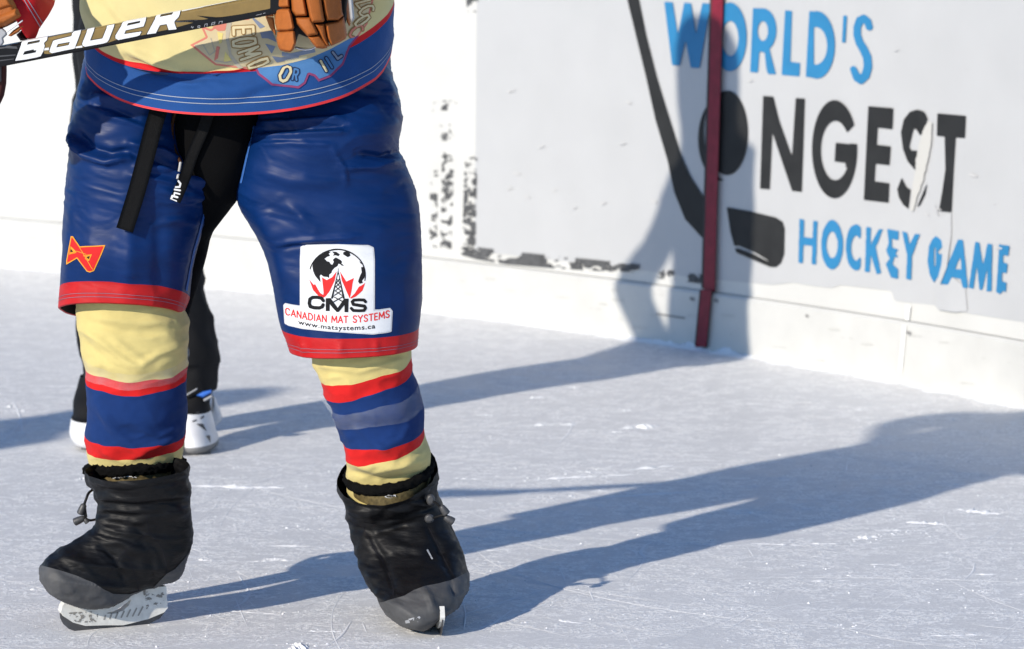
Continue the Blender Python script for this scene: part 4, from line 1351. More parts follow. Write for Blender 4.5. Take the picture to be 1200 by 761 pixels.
# helmet with hair below, outside the picture but part of the player
HM = [ring(238, -262, 322, -262, 7.12, .115), ring(236, -285, 324, -285, 7.12, .118), ring(240, -310, 320, -310, 7.12, .11), ring(252, -330, 308, -330, 7.12, .085), ring(270, -340, 290, -340, 7.12, .03)]
loft('helmet', HM, M['white_paint'], person, nu=48, sub=6, cap1=True)

# ---- gloves
Gz = lambda f: moved(f, 9.23, 9.23, 300, 0)
gy = lambda x, y: 6.762 + 0.0007 * (x - 362) ** 2 / 20 + 0 * y
glove_r = mk('glove', *pillow([(poly((316, -62), (400, -62), (408, -20), (407, 20), (400, 45), (380, 52), (350, 40), (345, 57), (372, 57), (352, 56), (330, 50), (322, 10)), 6.835, 0.018, 0.030)], 1.0, 10), M['black'], person)
tag(glove_r, 'tan leather hockey glove closed over the end of the stick')


def finger(shapes, bevel=3.2, mat=None, parent=None):
    V, Fq = pillow([(grow(Gz(poly(*s[0])), 0.25), (lambda x, y, b=s[1]: gy(x, y) + b), s[2], 0.020) for s in shapes], 0.7, bevel)
    return mk('finger', V, Fq, mat or M['leather'], parent or glove_r)


finger([([(170, -110), (350, -110), (362, 80), (200, 90)], -0.012, .020), ([(190, 98), (362, 96), (385, 160), (412, 300), (398, 325), (350, 338), (228, 335), (205, 250)], -0.014, .024), ([(232, 348), (400, 330), (418, 345), (430, 470), (400, 545), (372, 566), (320, 562), (262, 545), (238, 500), (222, 420)], -0.010, .024),
        ([(92, -110), (165, -110), (185, 120), (100, 100)], 0.004, .016), ([(98, 110), (185, 120), (190, 180), (105, 180)], 0.004, .014), ([(105, 185), (190, 190), (215, 385), (150, 300)], 0.006, .015)])
finger([([(366, -110), (505, -110), (552, 150), (545, 172), (430, 178), (390, 130)], -0.004, .020), ([(425, 192), (590, 190), (672, 355), (665, 378), (560, 395), (500, 330), (440, 260)], 0.0, .022), ([(562, 400), (690, 380), (760, 470), (770, 520), (720, 528), (655, 520), (610, 470)], 0.006, .020)])
finger([([(520, -110), (690, -110), (740, 220), (725, 240), (605, 248), (580, 180)], -0.008, .021), ([(632, 262), (740, 262), (770, 440), (800, 500), (762, 505), (700, 400), (680, 350)], 0.002, .020)])
finger([([(703, -110), (910, -110), (930, 120), (945, 170), (890, 220), (765, 222), (740, 130)], -0.004, .022), ([(745, 258), (880, 232), (948, 180), (985, 380), (970, 420), (900, 460), (810, 498), (775, 420)], 0.002, .024)])
finger([([(950, -110), (985, -110), (1005, 120), (1022, 260), (1010, 285), (985, 240), (960, 100)], 0.010, .014)])
V_, F_ = pillow([(Gz(poly((985, -110), (1040, -110), (1065, 200), (1040, 245), (1018, 200))), 6.80, .012, .02)], 0.7, 2.5)
mk('wrist_trim', V_, F_, M['grey_trim'], glove_r)
V_, F_ = pillow([(Gz(poly((425, 505), (470, 525), (540, 532), (600, 522), (650, 500), (655, 512), (600, 540), (535, 550), (465, 540), (425, 522))), 6.80, .006, .006)], 0.4, 1.2)
mk('palm_edge', V_, F_, M['white_cloth'], glove_r)

glove_l = mk('glove', *pillow([(poly((-50, -30), (8, -12), (19, 6), (25, 20), (24, 23), (9, 31), (-4, 36), (-50, 40)), 6.76, .04, .045)], 1.0, 9), M['leather'], person)
tag(glove_l, 'tan leather hockey glove gripping the lower shaft of the stick')
V_, F_ = pillow([(poly((9.5, 42), (15, 36), (25.5, 29), (28, 31), (22, 38), (13, 43)), 6.745, .012, .02)], 0.6, 3)
mk('finger', V_, F_, M['leather'], glove_l)
V_, F_ = pillow([(poly((-40, 16), (0, 15.5), (18, 9), (21, 10.5), (25, 19), (22, 22), (6, 31), (-40, 36)), 6.745, .035, .02)], 0.6, 7)
mk('finger', V_, F_, M['leather'], glove_l)
V_, F_ = pillow([(poly((-40, -22), (8, -10), (17, 6), (17, 9), (0, 14.8), (-40, 15)), 6.75, .036, .02)], 0.6, 7)
mk('finger', V_, F_, M['leather'], glove_l)
V_, F_ = pillow([(poly((19, 41), (26, 35), (33, 47), (24, 48)), 6.80, .02, .03)], 0.6, 4)
mk('cuff_lining', V_, F_, M['lining_thumb_shade'], glove_l)
V_, F_ = pillow([(stroke([(8, 37.5), (16, 32), (26, 24.5)], 1.8), 6.73, .004, .01)], 0.4, 1.0)
mk('wrist_trim', V_, F_, M['white_cloth'], glove_l)
V_, F_ = pillow([(poly((-10, 33), (3, 33), (7.5, 37), (8.5, 41), (4, 45), (5, 50), (2, 54), (-10, 55)), 6.74, .010, .02)], 0.5, 2.5)
mk('wrist_trim', V_, F_, M['grey_trim'], glove_l)
V_, F_ = pillow([(poly((-40, 70), (7.8, 70), (8, 84), (7.5, 98), (5, 112), (0, 123), (-12, 130), (-40, 130)), 6.80, .03, .03)], 0.8, 6)
mk('thumb', V_, F_, M['lining_thumb_shade'], glove_l)  # thumb hangs in shade, put into its dark colour
V_, F_ = pillow([(poly((-40, 72), (1.6, 72), (1.6, 96), (-40, 96)), 6.76, .006, .004)], 0.8, 2)
mk('wrist_trim', V_, F_, M['toggle'], glove_l)


# ---- feet: left
def plane_mapper(o, d):
    """pixels -> vertical plane through ground point o along horizontal direction d"""
    d = np.array(d); nrm = np.array([-d[1], d[0], 0.0])

    def m(v):
        dx, dy, dz = ray(v[:, 0], v[:, 1])
        R = np.stack([dx, dy, dz], -1); C = np.array([0, 0, CAMH])
        t = ((np.array(o) - C) @ nrm) / (R @ nrm)
        return C + R * t[:, None]
    return m, nrm


YAW = math.radians(25)
d_l = np.array([-math.cos(YAW), -math.sin(YAW), 0.0])
o_l = G(134, 735)
pl, lat_l = plane_mapper(o_l, d_l)


def plane_loft(name, pairs, ws, pm_, lat, mats, parent, zones=None, nu=72, sub=8, folds=None, disp=None, n=2.2, cap1=True, inset=0):
    R = []
    for (a, b), w in zip(pairs, ws):
        q = pm_(np.array([a, b], float))
        C = q.mean(0); A = (q[1] - q[0]) / 2
        R.append(np.concatenate([C, A, lat * w * (1 if lat[1] > 0 else -1), [n]]))
    return loft(name, R, mats, parent, nu=nu, sub=sub, zones=zones, folds=folds, disp=disp, cap1=cap1)


def puff(seed):
    def d(g, N):
        x, y, z = g[..., 0], g[..., 1], g[..., 2]
        return ridged(x * 8 + seed, y * 8, z * 26 + x * 5, 3) * 0.0036 + fbm(x * 34 + seed, y * 34, z * 45, 3) * 0.0014
    return d


bp = [((104, 558), (217, 540)), ((106, 566), (216, 553)), ((111, 575), (217, 570)), ((117, 590), (218, 592)), ((116, 604), (221, 617)), ((112, 617), (220, 641)), ((103, 625), (210, 677)),
      ((90, 633.5), (186, 686)), ((74, 645), (152, 694)), ((62, 654), (124, 711)), ((53, 664), (92, 709)), ((49, 672), (70, 702)), ((48, 681), (57, 694))]
bw = [.118, .116, .100, .084, .074, .068, .066, .064, .066, .066, .06, .048, .024]
lbf = [([(110, 574), (150, 578), (222, 562)], -0.005, 4), ([(116, 590), (160, 594), (222, 588)], -0.006, 4), ([(113, 601), (160, 605), (200, 600)], -0.006, 4), ([(110, 583), (160, 586), (220, 578)], 0.005, 4), ([(112, 597), (150, 600), (220, 598)], 0.004, 4),
       ([(120, 612), (160, 618), (185, 645), (195, 668)], -0.005, 4), ([(150, 615), (175, 605), (222, 602)], 0.006, 5), ([(120, 640), (135, 655), (150, 690)], -0.005, 3.5), ([(105, 640), (140, 635), (165, 650), (170, 685)], 0.004, 5), ([(160, 628), (178, 650), (180, 682)], -0.004, 3.5), ([(75, 655), (95, 662), (120, 690)], 0.004, 6), ([(60, 668), (80, 685), (90, 700)], 0.003, 5)]
boot_l, gbl = plane_loft('boot_cover', bp, bw, pl, lat_l, [M['boot_black'], M['boot_grey']], person, nu=128, sub=12, folds=lbf, disp=puff(3.0))
bl_bvh = bvh_of(boot_l)
bm1 = surf_mapper(bl_bvh, 0.0012)
toe = moved(poly((50, 470), (78, 455), (95, 438), (130, 448), (180, 462), (230, 478), (262, 490), (300, 508), (332, 527), (370, 547), (400, 548), (432, 548), (470, 536), (520, 528), (575, 470), (610, 450), (650, 405), (680, 355), (720, 340), (720, 520), (560, 560), (420, 640), (50, 640)), 3.296, 3.296, 20, 530)
applied('rubber_toe', toe, 0.7, bm1, M['boot_grey'], boot_l)
applied('seam', [moved(stroke([(500, 250), (510, 310), (560, 370), (578, 440), (575, 480)], 3), 3.296, 3.296, 20, 530), moved(stroke([(505, 310), (430, 370), (400, 400), (330, 520)], 3), 3.296, 3.296, 20, 530), moved(stroke([(410, 380), (440, 420), (470, 535)], 3), 3.296, 3.296, 20, 530)], 0.4, surf_mapper(bl_bvh, 0.0008), M['lining'], boot_l)
# furry rim and the skate tongue in the opening
rimL = loft('trim', [ring(104, 558, 213, 550, 7.12, .110, 558), ring(99, 554, 217, 547, 7.12, .122, 556), ring(99, 547, 217, 540, 7.12, .122, 549), ring(104, 544, 213, 537, 7.12, .110, 545)], M['fur'], boot_l, nu=140, sub=6, disp=lambda g, N: fbm(g[..., 0] * 160, g[..., 1] * 160, g[..., 2] * 160, 3) * 0.004)[0]
tl_l = loft('boot_tongue', [ring(107, 568, 212, 558, 7.12, .112, 574), ring(105, 560, 213, 551, 7.12, .114, 565), ring(105, 553, 213, 546, 7.12, .110, 556)], M['olive'], boot_l, nu=60, sub=4)[0]
applied('eyelet', [minus(ell(146, 560, 14, 1.9), ell(147, 560.9, 13, 1.6))], 0.3, surf_mapper(bvh_of(rimL, boot_l, tl_l), 0.003), M['aglet'], boot_l)


def toggles(parent, cords, ends):
    for c in cords:
        tube('drawcord', P(np.array([q[0] for q in c]), np.array([q[1] for q in c]), np.array([q[2] for q in c])), 0.0028, M['black'], parent, nu=8, sub=6)
    for (x0, y0, Y0, x1, y1, Y1, r) in ends:
        p0, p1 = P(x0, y0, Y0), P(x1, y1, Y1)
        tube('toggle', [p0, p0 + (p1 - p0) * .12, p0 + (p1 - p0) * .5, p0 + (p1 - p0) * .9, p1], [r * .5, r * .75, r * .95, r, r * .6], M['toggle'], parent, nu=12, sub=4)


toggles(boot_l, [[(110, 573, 7.06), (104, 578, 7.03), (101, 585, 7.02), (98.5, 592, 7.02)], [(98, 600, 7.02), (101, 608, 7.02), (106, 610, 7.03), (112, 609, 7.05)], [(99, 590, 7.02), (100, 600, 7.02), (101, 606, 7.02)]],
        [(98.5, 591, 7.02, 94, 603, 7.02, .0085), (99, 607, 7.02, 86.5, 612.5, 7.02, .0085), (99, 608, 7.02, 103, 613, 7.02, .006)])

# holder and blade of the left skate
ZH = lambda f: moved(f, 6.288, 6.288, 60, 640)
skate_l = mk('skate_holder', *prism_on_plane(ZH(minus(poly((62, 480), (70, 440), (95, 400), (180, 430), (300, 440), (450, 440), (530, 380), (600, 330), (690, 300), (835, 290), (846, 450), (820, 482), (700, 532), (520, 577), (380, 577), (240, 582), (150, 557), (80, 512)), poly((382, 490), (450, 474), (540, 415), (578, 385), (560, 430), (520, 468), (455, 492)))), 0.6, pl, lat_l, 0.011), M['holder'], person, smooth=False)
mk('blade', *prism_on_plane(ZH(poly((62, 495), (80, 500), (150, 545), (240, 568), (380, 566), (520, 562), (700, 520), (835, 468), (838, 480), (800, 532), (700, 582), (500, 607), (350, 622), (200, 634), (130, 612), (88, 575), (68, 535))), 0.6, pl, lat_l, 0.0022), M['steel'], skate_l, smooth=False)
hb = bvh_of(skate_l)
hm = surf_mapper(hb, 0.0006)
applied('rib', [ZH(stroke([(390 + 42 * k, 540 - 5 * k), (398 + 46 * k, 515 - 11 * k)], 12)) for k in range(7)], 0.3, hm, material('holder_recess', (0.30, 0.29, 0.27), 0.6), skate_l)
applied('smudge', [ZH(worn(poly((110, 490), (350, 480), (330, 570), (180, 560)), 22, 0.42, 3.0)), ZH(worn(poly((690, 330), (835, 320), (835, 460), (700, 500)), 22, 0.42, 5.0)), ZH(ragged(ell(797, 368, 20, 12), 10, 6, 2)), ZH(poly((675, 320), (697, 322), (690, 365), (680, 360)))], 0.25, hm, M['smudge'], skate_l)

# ---- feet: right
RB = [ring(397.5, 563, 512, 547, 7.12, .132, 591), ring(398.5, 575, 513, 562, 7.12, .124, 600), ring(405, 594, 515, 584, 7.12, .092, 611), ring(411, 620, 524, 606, 7.11, .10, 636), ring(418, 645, 534, 628, 7.09, .115, 660), ring(425, 666, 541, 650, 7.05, .145, 684),
      ring(437, 690, 547, 672, 7.02, .175, 706), ring(448, 708, 547, 688, 7.01, .185, 724), ring(463, 722, 538, 703, 7.01, .175, 734), ring(480, 729, 522, 716, 7.02, .10, 735)]
rbf = [([(400, 590), (450, 600), (513, 580)], -0.006, 4), ([(408, 605), (455, 615), (515, 596)], 0.005, 4), ([(410, 618), (440, 624), (480, 612)], -0.006, 4), ([(404, 598), (450, 607), (512, 588)], 0.004, 3.5), ([(432, 625), (450, 655), (462, 690)], -0.005, 3.5), ([(500, 615), (515, 645), (530, 678)], -0.005, 3.5), ([(440, 640), (480, 645), (520, 635)], 0.003, 7),
       ([(495, 690), (503, 700), (508, 715)], 0.005, 4), ([(528, 683), (532, 695), (536, 700)], -0.006, 3), ([(460, 705), (470, 715), (490, 725)], 0.004, 5), ([(415, 580), (430, 590), (440, 620)], 0.003, 4)]
boot_r, gbr = loft('boot_cover', RB, [M['boot_black'], M['boot_grey']], person, nu=128, sub=12, disp=puff(9.0), folds=rbf, cap1=True)
br_bvh = bvh_of(boot_r)
toe_r = moved(poly((180, 640), (199, 645), (215, 643), (240, 636), (262, 630), (285, 616), (312, 606), (345, 600), (380, 590), (415, 572), (450, 570), (450, 800), (180, 800)), 2.109, 2.109, 350, 400)
applied('rubber_toe', toe_r, 0.7, surf_mapper(br_bvh, 0.0012), M['boot_grey'], boot_r)
KR = lambda f: moved(f, 3.445, 3.445, 360, 540)
applied('seam', [KR(stroke([(262, 350), (300, 400), (330, 460), (350, 520), (345, 570)], 3)), KR(stroke([(490, 270), (530, 350), (570, 430), (600, 480)], 3)), KR(stroke([(232, 240), (230, 280), (262, 340)], 2.5))], 0.4, surf_mapper(br_bvh, 0.0008), M['lining'], boot_r)
applied('worn_spot', [KR(worn(poly((395, 640), (460, 628), (450, 650), (400, 655)), 14, 0.1, 3)), KR(poly((480, 362), (486, 360), (508, 400), (502, 402)))], 0.25, surf_mapper(br_bvh, 0.002), M['grey_trim'], boot_r)
rimR = loft('trim', [ring(406, 566, 507, 552, 7.12, .106, 581), ring(403, 562, 509, 548, 7.12, .116, 578), ring(403, 557, 509, 543, 7.12, .116, 572), ring(408, 555, 504, 541, 7.12, .104, 567)], M['fur'], boot_r, nu=120, sub=5, disp=lambda g, N: fbm(g[..., 0] * 160, g[..., 1] * 160, g[..., 2] * 160, 3) * 0.003)[0]
tongue_loft = loft('boot_tongue', [ring(412, 572, 503, 560, 7.12, .116, 592), ring(410, 566, 505, 552, 7.12, .112, 581)], M['olive'], boot_r, nu=60, sub=4)[0]
rb2 = bvh_of(rimR, boot_r, tongue_loft)
applied('eyelet', [KR(minus(ell(335, 142, 22, 9), ell(337, 145, 17, 5)))], 0.25, surf_mapper(rb2, 0.004), M['aglet'], boot_r)
toggles(boot_r, [[(505, 587, 7.05), (512, 590, 7.03), (517, 596, 7.01), (521, 600, 7.0)], [(504, 609, 7.03), (512, 606, 7.01), (520, 604, 7.0), (526, 608, 7.0)]],
        [(517, 593, 7.0, 524, 603, 7.0, .0085), (521, 606, 7.0, 532, 612, 7.0, .0085)])
V_, F_ = pillow([(ell(504.5, 586, 5.2, 6.8), 7.045, .008, .01), (ell(503, 608, 5.6, 5.4), 7.02, .008, .01)], 0.5, 3)
mk('cord_lock', V_, F_, M['toggle'], boot_r)
# right skate: the same holder turned towards the viewer
o_r = G(518.5, 748.5)
aR = math.radians(8)
d_r = np.array([math.sin(aR), -math.cos(aR), 0.0]); lat_r = np.array([-d_r[1], d_r[0], 0.0])
o_toe_l = pl(np.array([[72.0, 735.0]]))[0]
for nm, src, half_mat in (('skate_holder', skate_l, None),):
    w0 = origin_of(src)
    allp = [(src, 'skate_holder')] + [(c, c.name.split('.')[0]) for c in src.children if c.name.startswith('blade')]
    par = person
    for ob, n_ in allp:
        vv = np.array([tuple(v.co) for v in ob.data.vertices]) + origin_of(ob)
        rel = vv - np.array([o_toe_l[0], o_toe_l[1], 0])
        a = rel @ d_l; l = rel @ lat_l; z = rel[:, 2]
        q = np.array([o_r[0], o_r[1], 0]) + a[:, None] * d_r + 0.45 * l[:, None] * lat_r
        q[:, 2] = z
        par = mk(n_, q, [tuple(p.vertices) for p in ob.data.polygons], list(ob.data.materials), par, smooth=False)

# ================================================================== STICK
A0, A1 = P(-560, 178, 6.52), P(400, 9.8, 6.80)
A_in = P(60, 64, 0)


def shaft_frame():
    a, b = P(-300, 123.7, 6.72), P(392, -9.2, 6.792)
    return a, b


sa, sb = shaft_frame()
stick = empty('hockey_stick', tuple(sa))
tag(stick, 'black and gold hockey stick with white lettering held low across the player\'s waist', 'hockey stick')
T = (sb - sa) / np.linalg.norm(sb - sa)
vdir = (sa + sb) / 2 - np.array([0, 0, CAMH]); vdir /= np.linalg.norm(vdir)
upv = np.cross(T, vdir); upv /= np.linalg.norm(upv)
if upv[2] < 0: upv = -upv
fwd = np.cross(T, upv); fwd *= np.sign(fwd @ vdir)
# the wide face leans back a little so that the dark lower edge shows
tl = math.radians(-7)
u2 = upv * math.cos(tl) + fwd * math.sin(tl); f2 = fwd * math.cos(tl) - upv * math.sin(tl)
hw, hd_, ch = 0.0198, 0.0115, 0.003
prof = [(-hw + ch, -hd_), (hw - ch, -hd_), (hw, -hd_ + ch), (hw, hd_ - ch), (hw - ch, hd_), (-hw + ch, hd_), (-hw, hd_ - ch), (-hw, -hd_ + ch)]
Vs = []
stn = np.linspace(0, 1, 40)
for s in stn:
    c = sa + (sb - sa) * s
    for (u, w) in prof: Vs.append(c + u2 * u + f2 * w)
Fs = grid_faces(len(stn), 8) + [tuple(range(8)), tuple(range((len(stn) - 1) * 8, len(stn) * 8))[::-1]]
shaft = mk('shaft', Vs, Fs, M['stick_black'], stick, smooth=False)
shb = bvh_of(shaft)
sm = [surf_mapper(shb, 0.0004 + 0.0004 * k) for k in range(5)]
z6 = lambda f: moved(f, 9.23, 9.23, 0, 20)
z7 = lambda f: moved(f, 6, 6, 120, 0)
gold = union(z6(poly((290, 275), (480, 245), (530, 222), (700, 185), (880, 148), (1025, 118), (1200, 85), (1240, 70), (1240, 255), (1140, 290), (900, 330), (820, 345), (560, 400), (480, 400), (460, 340), (300, 310))),
             z7(poly((0, 180), (330, 110), (545, 78), (780, 30), (1000, -8), (1180, -40), (1180, 62), (1000, 96), (850, 130), (700, 150), (480, 205), (300, 245), (100, 282), (0, 300))))
applied('gold_panel', gold, 0.8, sm[0], M['stick_gold'], stick)
applied('dark_flash', [z7(poly((500, 148), (620, 140), (700, 140), (900, 112), (1100, 82), (1180, 60), (1180, 110), (900, 150), (700, 175), (480, 215), (300, 255), (310, 240), (480, 205), (640, 160))), z7(poly((660, 110), (800, 122), (900, 118), (760, 138)))], 0.5, sm[1], M['stick_black'], stick)
applied('grey_flash', [z7(poly((505, 148), (620, 142), (690, 140), (620, 155), (520, 158))), z6(poly((-40, 330), (60, 310), (180, 320), (190, 345), (60, 338), (-40, 352))), z6(poly((-40, 420), (170, 405), (168, 418), (-40, 436))), z6(poly((-40, 470), (150, 450), (150, 458), (-40, 485)))], 0.4, sm[1], M['stick_grey'], stick)
applied('white_edge', [z7(poly((555, 74), (780, 28), (960, -6), (970, 2), (780, 40), (560, 84)))], 0.4, sm[2], M['white_paint'], stick)
Bs = z6(minus(poly((242, 266), (330, 248), (400, 236), (470, 222), (520, 212), (508, 250), (475, 282), (484, 310), (468, 372), (440, 424), (400, 436), (280, 460), (165, 474)), poly((302, 278), (436, 252), (424, 274), (292, 300)), poly((266, 372), (400, 342), (386, 384), (248, 410))))
As = z6(minus(poly((575, 258), (600, 248), (770, 208), (786, 178), (800, 164), (880, 148), (842, 250), (806, 342), (700, 362), (565, 392), (535, 380), (540, 350)), poly((628, 292), (756, 270), (742, 304), (608, 330)), poly((540, 228), (700, 190), (790, 172), (772, 200), (590, 246))))
Us = z6(poly((948, 138), (1026, 120), (974, 256), (1108, 232), (1162, 100), (1240, 84), (1178, 246), (1160, 272), (1120, 286), (920, 322), (896, 312), (888, 290)))
Es = z7(minus(poly((146, 160), (200, 142), (312, 122), (290, 186), (164, 214), (154, 240), (276, 222), (262, 248), (240, 256), (112, 282), (92, 270), (92, 250)), poly((178, 168), (268, 150), (262, 162), (170, 182))))
Rs_ = z7(minus(poly((384, 108), (552, 78), (536, 120), (508, 148), (506, 162), (522, 206), (466, 212), (452, 170), (404, 178), (376, 234), (312, 242)), poly((414, 108), (500, 92), (488, 108), (402, 124))))
for s in (Bs, As, Us, Es, Rs_):
    applied('stick_lettering', grow(s, 0.7), 0.4, sm[2], M['stick_black'], stick, smooth=False)
    applied('stick_lettering', s, 0.4, sm[3], M['white_paint'], stick, smooth=False)
applied('white_edge', [z6(poly((482, 338), (530, 330), (528, 358), (478, 362))), z6(poly((815, 322), (890, 308), (892, 330), (818, 338))), z6(poly((355, 346), (400, 338), (398, 358), (372, 362)))], 0.4, sm[3], M['white_paint'], stick)
z2 = lambda f: moved(f, 9.23, 9.23, 200, 0)
small = [stroke([(222, 300), (228, 285), (238, 305), (248, 290)], 5), stroke([(292, 296), (296, 280), (318, 278), (314, 296), (292, 296)], 5), stroke([(366, 286), (372, 262), (398, 258), (392, 282)], 5), stroke([(440, 272), (448, 246), (480, 240), (474, 262), (446, 262)], 5), stroke([(520, 256), (528, 234), (560, 230), (554, 250)], 5),
         stroke([(925, 166), (985, 152)], 4), stroke([(1000, 148), (1022, 140)], 5)]
applied('small_lettering', [z2(f) for f in small], 0.25, sm[3], M['grey_trim'], stick, smooth=False)
# taped blade beyond the left edge of the picture
V_, F_ = pillow([(poly((-300, 120), (-296, 142), (-330, 158), (-420, 172), (-470, 165), (-476, 140), (-440, 122), (-360, 125)), 6.735, .008, .008)], 1.5, 4)
mk('blade', V_, F_, M['strap'], stick)
# taped butt end hidden in the glove
tube('grip_tape', [sb - T * 0.10, sb - T * 0.05, sb], [0.0215, 0.022, 0.023], M['strap'], stick, nu=12, sub=4)

# ================================================================== SECOND PLAYER BEHIND
Y2 = 9.26


def make_p2():
    pts = []; E = []

    def j(px, py, Y, r, r2=None):
        q = P(px, py, Y); pts.append((*q, r, r2 if r2 else r)); return len(pts) - 1
    pel = j(178, 150, 9.3, .13, .1); sp_ = j(178, 60, 9.3, .12, .09); chest = j(180, -135, 9.3, .15, .1); sh = j(182, -235, 9.3, .12, .08); neck = j(183, -280, 9.3, .055); jaw = j(183, -305, 9.27, .06); head = j(183, -347, 9.3, .085); crown = j(183, -380, 9.3, .05); nose = j(183, -335, 9.19, .012)
    E += [(pel, sp_), (sp_, chest), (chest, sh), (sh, neck), (neck, jaw), (jaw, head), (head, crown), (head, nose)]
    a = [j(135, 190, 9.3, .08), j(128, 330, 9.28, .055), j(122, 470, 9.3, .04), j(112, 505, 9.25, .035)]
    b = [j(215, 190, 9.3, .08), j(212, 330, 9.28, .055), j(222, 470, 9.3, .04), j(232, 505, 9.22, .035)]
    E += [(pel, a[0]), (a[0], a[1]), (a[1], a[2]), (a[2], a[3]), (pel, b[0]), (b[0], b[1]), (b[1], b[2]), (b[2], b[3])]
    c = [j(112, -220, 9.3, .06), j(105, -8, 9.62, .03), j(107, 60, 9.47, .028), j(111, 118, 9.33, .026)]
    d = [j(250, -220, 9.3, .06), j(256, -20, 9.3, .045), j(248, 80, 9.22, .035), j(244, 120, 9.18, .03)]
    E += [(sh, c[0]), (c[0], c[1]), (c[1], c[2]), (c[2], c[3]), (sh, d[0]), (d[0], d[1]), (d[1], d[2]), (d[2], d[3])]
    return skin_mesh(pts, E, 0, 2)


_v, _f = make_p2()
p2 = mk('person', _v, _f, M['skin'], loc=tuple(float(q) for q in G(178, 525)))
tag(p2, 'skater in black trousers and white skates standing behind the front player', 'person')
wr = lambda s: (lambda g, N: ridged(g[..., 0] * 7 + s, g[..., 1] * 7, g[..., 2] * 10, 2) * 0.006 + fbm(g[..., 0] * 25 + s, g[..., 1] * 25, g[..., 2] * 25, 2) * 0.002)
TQ = [ring(82, 205, 262, 205, 9.3, .15), ring(82, 180, 263, 180, 9.3, .15), ring(84, 140, 265, 140, 9.3, .15), ring(89, 95, 267, 95, 9.3, .15), ring(92, 50, 268, 50, 9.3, .15), ring(95, 0, 270, 0, 9.3, .15), ring(95, -175, 272, -175, 9.3, .15), ring(110, -235, 258, -235, 9.3, .13), ring(150, -265, 216, -265, 9.3, .08), ring(165, -280, 202, -280, 9.3, .06)]
jk, _ = loft('jacket', TQ, M['p2_black'], p2, nu=80, sub=8, disp=wr(3))
for R in ([ring(74, -213, 128, -235, 9.3, .08), ring(76, -120, 130, -120, 9.42, .075), ring(80, -35, 150, -35, 9.60, .085), ring(84, 10, 156, 10, 9.59, .085), ring(86, 60, 156, 60, 9.44, .08), ring(92, 112, 150, 112, 9.32, .07)],
          [ring(236, -235, 292, -213, 9.3, .08), ring(238, -60, 286, -60, 9.3, .075), ring(240, 0, 280, 0, 9.29, .065), ring(232, 60, 268, 60, 9.24, .055), ring(228, 92, 264, 92, 9.2, .05)]):
    loft('sleeve', R, M['p2_black'], jk, nu=40, sub=6, disp=wr(5), cap0=True)
TR = [[ring(84, 185, 178, 185, 9.3, .13), ring(86, 300, 168, 300, 9.28, .10), ring(92, 380, 160, 380, 9.28, .10), ring(96, 425, 160, 425, 9.28, .10), ring(98, 448, 158, 450, 9.28, .10)],
      [ring(166, 185, 260, 185, 9.3, .13), ring(172, 262, 240, 262, 9.28, .11), ring(175, 325, 238, 327, 9.27, .10), ring(178, 345, 242, 345, 9.27, .10), ring(185, 382, 250, 380, 9.26, .10), ring(190, 420, 258, 417, 9.26, .11), ring(193, 432, 256, 428, 9.26, .10), ring(195, 457, 253.5, 456, 9.26, .095)]]
for i, R in enumerate(TR):
    loft('trouser_leg', R, M['p2_black'], p2, nu=56, sub=8, disp=wr(8 + i))
S1 = [ring(94, 440, 150, 440, 9.28, .07), ring(90, 455, 145, 455, 9.27, .075), ring(86, 470, 140, 470, 9.24, .08), ring(86, 484, 136, 486, 9.22, .09), ring(84, 489, 134, 490, 9.21, .10), ring(82, 506, 132, 508, 9.20, .11), ring(88, 517, 130, 520, 9.20, .10), ring(96, 522, 126, 524, 9.21, .07)]
sk1, _ = loft('skate_boot', S1, [M['p2_black'], M['p2_white'], M['p2_grey']], p2, nu=48, sub=6, zones=[0, 0, 0, 0, 1, 1, 2], cap1=True)
S2 = [ring(205, 440, 252, 440, 9.26, .07), ring(208, 456, 251, 452, 9.25, .075), ring(210, 472, 246, 470, 9.22, .08), ring(208, 479, 247, 481, 9.20, .09), ring(206, 484, 248, 485, 9.20, .10), ring(206, 503, 252.5, 503, 9.18, .12), ring(208, 518, 256, 515, 9.17, .12), ring(210, 525, 255, 521, 9.17, .11), ring(216, 529, 249, 526, 9.18, .08)]
sk2, _ = loft('skate_boot', S2, [M['p2_black'], M['p2_white'], M['p2_grey']], p2, nu=64, sub=8, zones=[0, 0, 0, 1, 1, 1, 2, 2], cap1=True)
Zk = lambda f: moved(f, 6.92, 6.92, 180, 430)
V_, F_ = pillow([(Zk(poly((480, 225), (500, 250), (540, 350), (556, 400), (545, 440), (510, 478), (470, 480), (445, 440), (425, 410), (455, 370), (470, 300))), 9.30, .03, .03)], 0.7, 5)
mk('heel_guard', V_, F_, M['p2_white'], sk2)
V_, F_ = pillow([(Zk(poly((345, 232), (400, 200), (470, 185), (474, 210), (400, 252))), 9.16, .012, .012)], 0.5, 2)
mk('tongue_label', V_, F_, M['p2_blue'], sk2)
V_, F_ = pillow([(Zk(stroke([(415, 270), (470, 240)], 24)), 9.16, .01, .01), (Zk(stroke([(250, 240), (350, 180)], 14)), 9.15, .008, .008)], 0.5, 2)
mk('lace', V_, F_, M['grey_trim'], sk2)
k2b = bvh_of(sk2)
applied('skate_mark', [Zk(stroke([(318, 445), (345, 435)], 12)), Zk(stroke([(385, 420), (402, 405)], 14)), Zk(poly((345, 465), (400, 462), (430, 525))), Zk(stroke([(255, 370), (268, 370)], 9)), Zk(stroke([(348, 372), (366, 372)], 9))], 0.4, surf_mapper(k2b, 0.001), M['toggle'], sk2)
